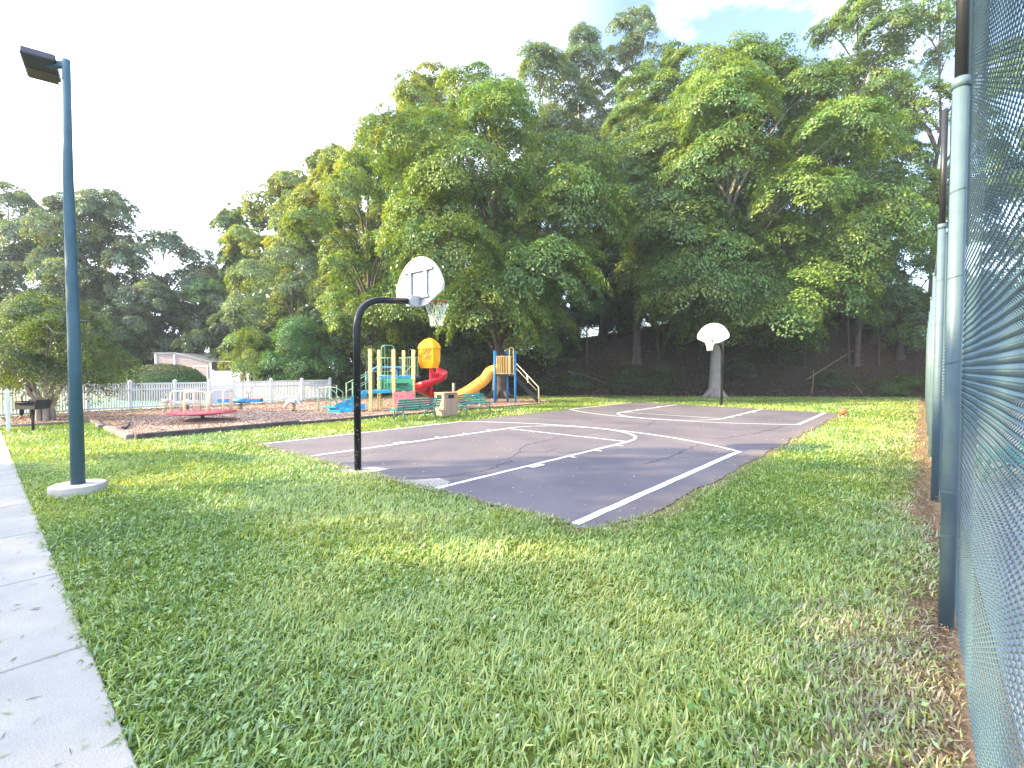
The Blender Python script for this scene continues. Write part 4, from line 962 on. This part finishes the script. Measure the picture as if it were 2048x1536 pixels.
# ------------------------------------------------------------------ trees
def crown_mesh(parent, rng, zb, h, r, nb, leaf, dens, base, prof, ctr=(0, 0), m=None, ppb=1.0, yellow=.3):
    POS, NRM, AX, LL, CC = [], [], [], [], []
    bl = []
    for k in range(nb):
        t_ = (k + rng.uniform(.1, .9)) / nb
        if prof == 'dome': pf_ = math.sqrt(max(.05, 1 - (max(0, t_ - .35) / .65) ** 2.1)) * (.72 + .28 * min(1, t_ / .35))
        elif prof == 'tall': pf_ = math.sin(math.pi * (.12 + .84 * t_)) ** .6
        else: pf_ = math.sqrt(max(.05, 1 - t_ ** 2.4))
        ang_ = k * 2.399 + rng.uniform(-.5, .5); rho = r * rng.uniform(.30, .46) * (1 - .25 * t_)
        Rr_ = r * pf_ * rng.uniform(.80, 1.1); d_ = max(Rr_ - rho * .75, 0) * (1 if rng.random() < .8 else .35)
        z = zb + (h - zb) * t_ * .93
        z = min(z, h - rho * .62)
        bl.append((ctr[0] + d_ * math.cos(ang_), ctr[1] + d_ * math.sin(ang_), z, rho))
    tips = []
    for (cx, cy, cz, rho) in bl:
        npad = max(6, int(ppb * 8.0 * rho * rho)); btone = rng.uniform(.82, 1.18); pr0 = .30 + .12 * rho
        out = np.array([cx - ctr[0], cy - ctr[1], .35 * r]); out /= np.linalg.norm(out) + 1e-9
        for _ in range(npad):
            while True:
                d = rng.normal(0, 1, 3); d /= np.linalg.norm(d)
                if d[2] > -.55 and d @ out > -.6: break
            rr_ = rho * rng.uniform(.72, 1.08); c = np.array([cx, cy, cz]) + d * rr_ * np.array([1, 1, .72])
            pn_ = d * .8 + np.array([0, 0, .75]); pn_ /= np.linalg.norm(pn_)
            e1 = np.cross(pn_, [.3, .5, .2]); e1 /= np.linalg.norm(e1); e2 = np.cross(pn_, e1)
            pr = pr0 * rng.uniform(.7, 1.75); nl = int(rng.uniform(.8, 1.2) * 128 * dens * min(2.2, (pr / pr0) ** 1.6))
            q = np.sqrt(rng.random(nl)) * pr; al = rng.uniform(0, 6.28, nl); el = rng.uniform(.6, 1.0)
            rad = np.cos(al)[:, None] * e1 + np.sin(al)[:, None] * e2 * el
            ps = c + rad * q[:, None] + pn_ * rng.normal(0, .07, nl)[:, None]; ps[:, 2] -= .5 * (q / pr) ** 2 * pr
            POS.append(ps); NRM.append(pn_ + rng.normal(0, .40, (nl, 3)) + rad * .45); AX.append(rad + rng.normal(0, .45, (nl, 3)) + np.array([0, 0, -.35]))
            LL.append(rng.uniform(.7, 1.3, nl) * leaf)
            tone = btone * rng.uniform(.78, 1.25)
            cl_ = np.array(base)[None] * tone * rng.uniform(.72, 1.3, (nl, 1)) * (1 + rng.normal(0, .07, (nl, 3)))
            if rng.random() < yellow: cl_ = cl_ * np.array([1.65, 1.28, .8])  # some pads tinted yellow, sunlit highlights put into the leaf colour
            CC.append(cl_)
            if rng.random() < .3: tips.append((c, (cx, cy, cz)))
    POS = np.concatenate(POS); L_ = np.concatenate(LL)
    # inner leaves round the limbs
    for (cx, cy, cz, rho) in bl:
        n_ = int(34 * rho * rho * dens); d = rng.normal(0, 1, (n_, 3)); d /= np.linalg.norm(d, axis=1)[:, None]
        ps = np.array([cx, cy, cz]) + d * (rho * .75 * rng.random(n_) ** .4)[:, None] - np.array([(cx - ctr[0]) * .15, (cy - ctr[1]) * .15, 0])
        NRM.append(rng.normal(0, 1, (n_, 3))); AX.append(rng.normal(0, 1, (n_, 3))); L2 = rng.uniform(1.0, 1.7, n_) * leaf * 1.3
        POS = np.concatenate([POS, ps]); L_ = np.concatenate([L_, L2]); CC.append(np.array(base)[None] * rng.uniform(.7, 1.2, (n_, 1)))
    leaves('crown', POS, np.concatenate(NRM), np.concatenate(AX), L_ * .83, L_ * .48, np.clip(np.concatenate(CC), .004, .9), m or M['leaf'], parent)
    return bl, tips, len(POS)

TOT = 0
def make_tree(name, X, Y, h, r, zb, seed, label, fork=None, tr=.25, bark='bark', nb=16, leaf=.17, dens=1.0, base=(.075, .14, .03), prof='dome', ctr=(0, 0), ppb=1.0, group=None, yellow=.3, flare=1.6, stems=1, world=False, sink=.15, lean=(0, 0)):
    global TOT
    rng = np.random.default_rng(seed); rr = random.Random(seed)
    x, y = S(X, Y); z = float(terrain(X, Y))
    r0 = empty(name, (x, y, z), ang); tag(r0, label, 'tree', group)
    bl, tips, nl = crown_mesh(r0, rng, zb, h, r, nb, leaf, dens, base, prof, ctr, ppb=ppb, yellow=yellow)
    TOT += nl
    fork = fork if fork is not None else zb * .9
    mb = MB(); top = zb + (h - zb) * .72
    for s_ in range(stems):
        sx = 0 if stems == 1 else .17 * math.cos(s_ * 1.26 + .5); sy = 0 if stems == 1 else .17 * math.sin(s_ * 1.26 + .5)
        pts = [(sx, sy, -sink), (sx, sy, .03), (sx, sy, .16), (sx, sy, .5)]; rd = [tr * flare * 1.05, tr * (.45 + .55 * flare), tr * 1.16, tr * 1.05]
        n_ = 6
        for i in range(1, n_ + 1):
            t_ = i / n_; zz = .5 + (top - .5) * t_; k_ = 1 if zz > fork else 0
            wv = .05 * r * t_; pts.append((sx + ctr[0] * t_ ** 1.5 * .8 + rr.uniform(-wv, wv) * k_ + lean[0] * t_ + (sx * 7 * t_ if stems > 1 else 0), sy + ctr[1] * t_ ** 1.5 * .8 + rr.uniform(-wv, wv) * k_ + lean[1] * t_ + (sy * 7 * t_ if stems > 1 else 0), zz))
            rd.append(tr * (1 - .12 * (zz / max(fork, .5))) if zz < fork else max(.03, tr * (.62 - .52 * (zz - fork) / (top - fork + .01))))
        mb.tube(pts, rd, 12)
    # buttress roots
    if tr > .3:
        for k_ in range(7):
            a = k_ * .9 + rr.uniform(-.2, .2); mb.tube(bez((tr * .7 * math.cos(a), tr * .7 * math.sin(a), .55), (tr * 1.25 * math.cos(a), tr * 1.25 * math.sin(a), .12), (tr * rr.uniform(1.9, 2.5) * math.cos(a), tr * rr.uniform(1.9, 2.5) * math.sin(a), -.06), 6), [tr * .35, tr * .32, tr * .26, tr * .2, tr * .14, tr * .06], 6)
    for (cx, cy, cz, rho) in bl:
        hd_ = math.hypot(cx, cy); z0 = min(max(fork, cz - 1.1 * hd_ - rho * .5), cz - .3, top)
        z0 = max(z0, fork * .96) if cz > fork else max(.6 * fork, cz - .5)
        t_ = max(0, (z0 - .5) / (top - .5)); p0 = (ctr[0] * t_ ** 1.5 * .8 + lean[0] * t_, ctr[1] * t_ ** 1.5 * .8 + lean[1] * t_, z0)
        pc = (p0[0] + (cx - p0[0]) * .35, p0[1] + (cy - p0[1]) * .35, z0 + (cz - z0) * .75)
        L_ = math.dist(p0, (cx, cy, cz)); lr = min(tr * .45, .03 + .012 * L_)
        pts = bez(p0, pc, (cx, cy, cz), 7); pts = [p + Vector((rr.gauss(0, .02 * L_ * .3), rr.gauss(0, .02 * L_ * .3), 0)) * (0 < i < 6) for i, p in enumerate(pts)]
        mb.tube(pts, [lr * (1 - .13 * i) for i in range(7)], 6, cap=False)
    for (c, b0) in tips[:260]:
        c = Vector(c); b0 = Vector(b0); mb.tube([b0, b0.lerp(c, .55) + Vector((0, 0, .1)), c], [.022, .016, .007], 4, cap=False)
    mb.build('trunk', M[bark], r0)
    return r0
G1 = 'tall trees behind the playground and court'; G2 = 'distant trees beyond the pool yard'
mid = (.090, .178, .046); bright = (.130, .205, .042); cool = (.060, .138, .056); grey = (.085, .155, .09)
# the two big trees
make_tree('shade_tree', -.72, 27.9, 18.6, 7.4, 4.2, 11, 'broad vase shaped tree with many limbs behind the orange tube slide', fork=2.3, tr=.46, bark='bark', nb=30, dens=1.0, base=mid, ctr=(-.7, 0), leaf=.165, group=G1, yellow=.35)
make_tree('shade_tree', 12.55, 28.9, 21.5, 7.9, 4.6, 12, 'huge spreading tree with a pale smooth trunk behind the far hoop', fork=4.6, tr=.40, bark='barkp', nb=40, dens=1.15, base=mid, ctr=(1.8, .4), leaf=.175, group=G1, yellow=.4, flare=1.35)
# receding row on the left
make_tree('shade_tree', -5.6, 35, 23.5, 6.0, 5, 13, 'tall bright tree just left of the vase shaped tree, higher than its neighbours', tr=.3, nb=24, base=bright, leaf=.19, group=G1, yellow=.5)
make_tree('shade_tree', -10.3, 37, 21.3, 5.6, 4, 14, 'yellow green tree above the near backboard, second of the receding row', tr=.3, nb=22, base=bright, leaf=.20, group=G1, yellow=.5)
make_tree('shade_tree', -15.3, 41, 21.2, 6.0, 3, 15, 'rounded yellow green tree third along the receding row', tr=.3, nb=22, base=bright, leaf=.22, group=G1, yellow=.5)
make_tree('shade_tree', -20.8, 45, 21.0, 6.2, 3, 16, 'rounded tree fourth along the receding row, above the pool shed', tr=.3, nb=20, base=bright, leaf=.24, group=G1, yellow=.45)
make_tree('shade_tree', -26.6, 48, 19.2, 5.6, 2.5, 17, 'last tree of the receding row beside the gap of open sky', tr=.28, nb=18, base=mid, leaf=.25, group=G1, yellow=.35)
make_tree('shade_tree', -9.0, 29.6, 15.6, 4.7, 3.0, 18, 'lower leafy tree behind the near hoop pole', tr=.25, nb=20, base=mid, leaf=.18, group=G1, yellow=.5)
make_tree('shade_tree', -16.9, 36.5, 11.6, 4.6, 1.8, 19, 'sparse grey green tree with bare twigs above the small maple', tr=.22, nb=16, base=grey, leaf=.16, dens=.6, group=G1, yellow=.2)
make_tree('shade_tree', 8.9, 33.5, 20.6, 4.6, 4, 31, 'rounded crown making the left shoulder of the huge spreading tree', tr=.28, nb=20, base=mid, leaf=.18, group=G1, yellow=.5)
make_tree('shade_tree', 12.0, 34.8, 22.3, 4.8, 4, 32, 'rounded crown between the airy pair and the top of the huge spreading tree', tr=.28, nb=20, base=mid, leaf=.18, group=G1, yellow=.5)
# tall thin ones behind
make_tree('poplar_tree', 6.0, 43, 28.5, 4.6, 12, 20, 'tall airy tree poking above the crowns, left of a pair', tr=.28, nb=30, base=grey, prof='tall', leaf=.2, dens=.8, group=G1, bark='barkp')
make_tree('poplar_tree', 11.0, 43, 29.8, 4.0, 12, 21, 'tall airy tree poking above the crowns, right and taller of a pair', tr=.26, nb=28, base=grey, prof='tall', leaf=.2, dens=.8, group=G1, bark='barkp')
make_tree('shade_tree', 2.2, 38, 24.5, 5.2, 9, 22, 'airy crown rising just behind the vase shaped tree', tr=.28, nb=18, base=grey, leaf=.19, dens=.85, group=G1)
make_tree('shade_tree', 15.2, 35.5, 19.3, 6.2, 2.5, 23, 'leafy crown behind the huge spreading tree', tr=.3, nb=22, base=mid, leaf=.19, group=G1)
make_tree('shade_tree', 21.0, 33.5, 16.0, 5.2, 1.5, 24, 'dense dark tree on the bank right of the huge tree', tr=.3, nb=22, base=cool, leaf=.18, group=G1, yellow=.2)
make_tree('shade_tree', 26.0, 36, 23.0, 5.6, 5, 25, 'tall tree with sky holes in its crown, left of the fence posts', tr=.3, nb=20, base=mid, prof='tall', leaf=.19, dens=1.0, group=G1, yellow=.5)
make_tree('shade_tree', 30.4, 34, 22.5, 4.8, 4, 26, 'tall airy tree right beside the fence posts', tr=.3, nb=20, base=mid, prof='tall', leaf=.18, dens=.95, group=G1, yellow=.5)
make_tree('shade_tree', 25.6, 31.0, 8.2, 3.8, 1.2, 27, 'low dark tree at the end of the right lawn beside the fence', tr=.2, nb=16, base=cool, leaf=.16, group=G1, yellow=.1)
make_tree('shade_tree', 35.5, 31, 15.5, 5, 3, 28, 'tree seen through the chain link, left of two', tr=.3, nb=16, base=mid, leaf=.2, dens=.7, group=G1)
make_tree('shade_tree', 41, 27, 15, 5, 3, 29, 'tree seen through the chain link, right of two', tr=.3, nb=14, base=mid, leaf=.22, dens=.7, group=G1)
make_tree('shade_tree', 5.0, 37.5, 15.0, 4.6, 5, 30, 'dark crown filling the space between the two biggest trees', tr=.26, nb=18, base=cool, leaf=.19, dens=.9, group=G1, yellow=.15, bark='barkd')
# woodland trunks on the bank
wt = [(3.1, 35.5, 'first'), (4.7, 37, 'second'), (6.9, 36.2, 'third'), (9.2, 34.5, 'fourth'), (11.0, 36.5, 'fifth'), (12.2, 34.2, 'sixth'), (17.5, 37, 'seventh'), (22.9, 31.2, 'eighth'), (24.7, 32.0, 'ninth')]
for i, (X, Y, w_) in enumerate(wt):
    make_tree('woodland_tree', X, Y, 9.5 + (i * 1.7) % 3, 2.9, 2.9, 60 + i, 'slender dark trunked tree on the wooded bank, %s from the left' % w_, tr=.13 + .05 * (i % 3), nb=11, base=cool, leaf=.17, dens=.8, group='slender trees on the wooded bank', yellow=.1, bark='barkd' if i < 6 else 'bark', lean=(rnd.uniform(-.5, .5), 0))
for i, (X, Y, hh_, w_) in enumerate([(5.3, 33, 7, 'above the court corner'), (10.3, 33.0, 8, 'left one behind the far backboard'), (11.0, 34.0, 8, 'right one behind the far backboard'), (19.6, 31.5, 7.2, 'rising from the leaning stick'), (22.4, 31.2, 6.6, 'crooked, right of the leaning branch'), (23.4, 32, 7, 'thin, second from the fence posts'), (24.2, 31.0, 5, 'short, nearest the fence posts')]):
    make_tree('sapling', X, Y, hh_, 1.5, hh_ * .55, 140 + i, 'slim bare stemmed sapling on the bank, ' + w_, tr=.055, nb=7, base=cool, leaf=.15, dens=.8, group='saplings on the wooded bank', yellow=.1, bark='bark', flare=1.1, lean=(rnd.uniform(-.5, .3), 0))
# distant left group
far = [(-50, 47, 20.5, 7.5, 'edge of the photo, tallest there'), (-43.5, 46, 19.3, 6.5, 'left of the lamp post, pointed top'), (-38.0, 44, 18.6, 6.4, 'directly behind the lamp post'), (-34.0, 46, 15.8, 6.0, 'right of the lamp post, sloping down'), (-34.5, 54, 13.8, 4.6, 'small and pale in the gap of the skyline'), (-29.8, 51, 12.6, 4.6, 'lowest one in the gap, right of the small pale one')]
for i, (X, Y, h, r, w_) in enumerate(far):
    make_tree('distant_tree', X, Y, h, r, 1.5, 80 + i, 'hazy distant tree ' + w_, tr=.3, nb=20, base=(.095, .16, .105), leaf=.22, dens=.8, group=G2, yellow=.25)  # backlit veiling glare put into the colour: leaves paler and bluer
low = [(-45, 40, 9.5, 'behind the multi stemmed tree'), (-37, 39, 8.6, 'above the distant white rail fence'), (-31.2, 41, 9.4, 'above the pool house roof'), (-25.6, 42.5, 8.8, 'above the tan shed'), (-21, 38.5, 7.4, 'right of the tan shed'), (-14.2, 34.5, 6.6, 'behind the low wide maple'), (-10.2, 33.6, 6.8, 'behind the cream tower posts'), (-6.6, 35.2, 6.4, 'behind the yellow hood'), (-3.4, 33.8, 5.8, 'behind the orange tube'), (0.4, 36.5, 5.0, 'right of the tube slide tower'), (3.6, 42, 6.5, 'on the bank crest, left gap'), (8.2, 41, 6.0, 'on the bank crest, middle gap'), (12.6, 41.5, 6.5, 'on the bank crest, right gap')]
for i, (X, Y, h, w_) in enumerate(low):
    make_tree('understorey_tree', X, Y, h, 4.4, .6, 90 + i, 'low dark bushy tree ' + w_, tr=.2, nb=16, base=(.06, .11, .055), leaf=.2, dens=.9, group='low dark trees beyond the pool yard', yellow=.08)
# small trees
make_tree('multi_stem_tree', -15.55, 15.6, 4.15, 2.55, 1.35, 101, 'small spreading tree with several pale stems at the left edge', fork=.5, tr=.075, bark='barkp', nb=18, base=(.075, .13, .05), leaf=.085, dens=1.5, ppb=1.5, stems=5, prof='dome', flare=1.2, yellow=.25)
make_tree('maple_tree', -13.2, 29.0, 5.0, 3.1, .75, 102, 'low wide maple with layered drooping leaves behind the picket fence', fork=.8, tr=.12, nb=20, base=(.06, .15, .05), leaf=.13, dens=1.3, ppb=1.3, yellow=.15)
make_tree('maple_tree', -15.9, 28.6, 4.3, 1.9, 1.5, 103, 'smaller yellow green maple beside the closed umbrella', fork=1.4, tr=.08, nb=12, base=(.10, .18, .04), leaf=.12, dens=1.2, ppb=1.2, yellow=.5)
# trees added outside the frame on the left to cast shade over the near lawn
for i, (X, Y, h, r) in enumerate([(-22.5, 1.7, 13.8, 4.4), (-23.5, -3.6, 15.5, 5.2), (-20, -9.5, 14.0, 5.0), (-29, -.8, 16.5, 4.8), (-14, -14, 11, 4.4), (-29, -8, 14, 4.8)]):
    make_tree('offscreen_shade_tree', X, Y, h, r, 1.8, 110 + i, 'unseen tree added for shade off the left side, number %s counted from the playground' % ['one', 'two', 'three', 'four', 'five', 'six'][i], tr=.25, nb=14, base=mid, leaf=.28, dens=.55, ppb=.7, group='unseen trees added for shade')
print('leaves', TOT)

# ------------------------------------------------------------------ hedges and undergrowth
def hedge(X, Y, rx, ry, h, seed, label, brown=.5):
    rng = np.random.default_rng(seed); x, y = S(X, Y); r0 = empty('clipped_hedge', (x, y, 0), ang); tag(r0, label, 'hedge')
    core = MB(); n_ = 28; vs = []; lv_ = [(1.0, 0), (1.0, .35), (.93, .6), (.74, .83), (.42, .95), (.05, .99)]
    for (f, z) in lv_:
        for k in range(n_): a = 2 * math.pi * k / n_; vs.append((rx * f * .95 * math.cos(a), ry * f * .95 * math.sin(a), h * z * .96))
    core.add(vs, [(i * n_ + k, i * n_ + (k + 1) % n_, (i + 1) * n_ + (k + 1) % n_, (i + 1) * n_ + k) for i in range(len(lv_) - 1) for k in range(n_)] , True)
    core.build('dark_core', M['barkd'], r0)  # solid dark core filling the hedge beneath its leaves
    N = 26000; a = rng.uniform(0, 6.283, N); t_ = rng.random(N); fr = np.interp(t_, [0, .35, .6, .83, .95, 1], [1, 1, .93, .74, .42, .03]); 
    s_ = rng.random(N); fr = np.where(s_ < .35, np.sqrt(rng.random(N)), fr); zt = np.where(s_ < .35, np.interp(-fr, [-1, -.93, -.74, -.42, -.03], [.35, .6, .83, .95, 1]), t_)
    j = 1 + rng.normal(0, .018, N)
    pos = np.stack([rx * fr * np.cos(a) * j, ry * fr * np.sin(a) * j, h * zt * j], -1)
    nr = np.stack([fr * np.cos(a), fr * np.sin(a), zt ** 2 * 1.3], -1) + rng.normal(0, .5, (N, 3))
    c = np.array([(.060, .125, .035)]) * rng.uniform(.6, 1.5, (N, 1)); topm = rng.random(N) < brown * smoothstep(.6, .95, zt); c[topm] = np.array((.17, .12, .07)) * rng.uniform(.7, 1.2, (topm.sum(), 1))
    leaves('foliage', pos, nr, rng.normal(0, 1, (N, 3)), .075 * rng.uniform(.7, 1.3, N), .045, c, M['leafd'], r0)
hedge(-19.9, 26.8, 2.35, 1.5, 2.02, 1, 'big clipped round hedge with a browned top in front of the pool house', .45)
hedge(-24.3, 29.5, 1.0, .9, 1.75, 2, 'small clipped hedge half hidden left of the big round hedge', .1)

def shrub(X, Y, r, h, seed, label, base=(.045, .085, .035), leaf=.11, n_=2600, group='shrubs on the wooded bank'):
    rng = np.random.default_rng(seed); x, y = S(X, Y); z = float(terrain(X, Y)); r0 = empty('shrub', (x, y, z), ang); tag(r0, label, 'shrub', group)
    P_, N_, A_, C_ = [], [], [], []; mb = MB()
    for k in range(int(n_ / 45)):
        d = rng.normal(0, 1, 3); d[2] = abs(d[2]); d /= np.linalg.norm(d); c = d * np.array([r, r, h]) * rng.uniform(.35, 1.0); c[2] = max(.08, c[2])
        if k < 14: mb.tube([(0, 0, -.05), (c[0] * .4, c[1] * .4, c[2] * .7), tuple(c)], [.02, .013, .006], 4, cap=False)
        pn_ = d * .5 + np.array([0, 0, .9]); pn_ /= np.linalg.norm(pn_); rad = rng.normal(0, .24, (45, 3)) * np.array([1, 1, .35])
        P_.append(c + rad); N_.append(pn_ + rng.normal(0, .4, (45, 3))); A_.append(rad + np.array([0, 0, -.1])); C_.append(np.array(base)[None] * rng.uniform(.6, 1.5) * rng.uniform(.7, 1.3, (45, 1)))
    leaves('foliage', np.concatenate(P_), np.concatenate(N_), np.concatenate(A_), leaf, leaf * .5, np.concatenate(C_), M['leaf'], r0)
    mb.build('stems', M['bark'], r0)
sh = [(1.8, 31.2, 1.3, 1.2, 'low green shrub right of the black steps'), (4.2, 31.6, 1.5, 1.5, 'shrub at the bank foot behind the court corner'), (7.4, 31.3, 1.5, 1.9, 'leafy shrub on the bank left of the pale trunk'), (9.7, 30.8, 1.2, 2.3, 'upright shrub close left of the pale trunk'),
      (15.6, 31.8, 1.7, 1.7, 'dark shrub on the bank right of the pale trunk'), (18.6, 32.2, 1.6, 1.6, 'shrub in the middle of the dark bank'), (20.6, 30.3, 1.5, 1.2, 'green shrub hanging over the leaning stick'), (23.4, 29.3, 1.6, 1.0, 'bright green low shrub at the end of the lawn'),
      (25.0, 29.6, 1.5, 1.3, 'green shrub beside the last fence posts'), (-6.8, 31.5, 1.8, 2.0, 'dark shrub behind the play tower hood'), (-4.4, 30.5, 1.6, 1.6, 'dark shrub beyond the foot of the tube slide'), (-9.6, 30.5, 1.8, 2.2, 'dark shrub behind the cream tower posts'), (2.9, 34.5, 2.0, 1.6, 'shrub high on the bank above the black steps'),
      (13.5, 34.3, 2.0, 1.8, 'shrub high on the bank behind the far hoop'), (19.5, 35.5, 2.0, 1.6, 'shrub on the crest of the bank at the right')]
for i, (X, Y, r, h, lb) in enumerate(sh): shrub(X, Y, r, h, 200 + i, lb, base=(.08, .15, .035) if i in (7, 8) else (.055, .105, .045))
N = 60000; X = rg.uniform(-16, 31, N); Y = rg.uniform(29.3, 39, N); Z = terrain(X, Y); x, y = Sn(X, Y)
grn = rg.random(N) < (.45 + .3 * fnoise(X, Y, .7, 71)) * smoothstep(0, 3, Y - 29.5)
c = np.where(grn[:, None], np.array([(.035, .065, .028)]) * rg.uniform(.6, 1.7, (N, 1)), np.array([(.10, .07, .052), (.22, .16, .12), (.06, .043, .036)])[rg.integers(0, 3, N)] * rg.uniform(.6, 1.3, (N, 1)))
tag(flakes('undergrowth', x, y, Z + np.where(grn, rg.uniform(0, .45, N), .02), rg.uniform(.08, .18, N), rg.uniform(.05, .08, N), c, M['litter'], tilt=.6), 'brown leaf litter and dark low ivy covering the wooded bank', 'undergrowth', kind='stuff')
for (p0, p1, r_, lb) in (((19.1, 29.9, 0.15), (19.45, 30.3, 1.75), .035, 'pale stick standing upright in front of the dark bank'), ((19.0, 30.2, 1.1), (23.2, 31.5, 3.2), .03, 'long bare branch leaning up to the right across the bank'), ((22.0, 29.4, .1), (21.6, 29.9, 1.0), .03, 'short pale stub leaning left near the end of the lawn'), ((3.8, 32, 1.6), (6.3, 31.2, .8), .025, 'curved bare branch sliding down the bank behind the court')):
    mb = MB(); a = Vector((*S(p0[0], p0[1]), p0[2])); b_ = Vector((*S(p1[0], p1[1]), p1[2])); mb.tube(bez(a, a.lerp(b_, .5) + Vector((.1, .05, .12)), b_, 7), [r_ * (1 - .1 * i) for i in range(7)], 7)
    tag(mb.build('fallen_branch', M['stick']), lb, 'branch', 'bare sticks on the wooded bank')

# ------------------------------------------------------------------ thin volume added to stand in for lens veiling glare
hz = MB().box((0, 40, 24), (330, 330, 56))
hzo = hz.build('glare_haze', bpy.data.materials.new('glare_haze')); tag(hzo, kind='stuff'); m = hzo.data.materials[0]; m.use_nodes = True
t = m.node_tree; t.nodes.remove(t.nodes['Principled BSDF']); pv_ = t.nodes.new('ShaderNodeVolumePrincipled'); pv_.inputs['Density'].default_value = 0.0008
pv_.inputs['Color'].default_value = (.80, .86, 1, 1); t.links.new(pv_.outputs[0], t.nodes['Material Output'].inputs['Volume'])
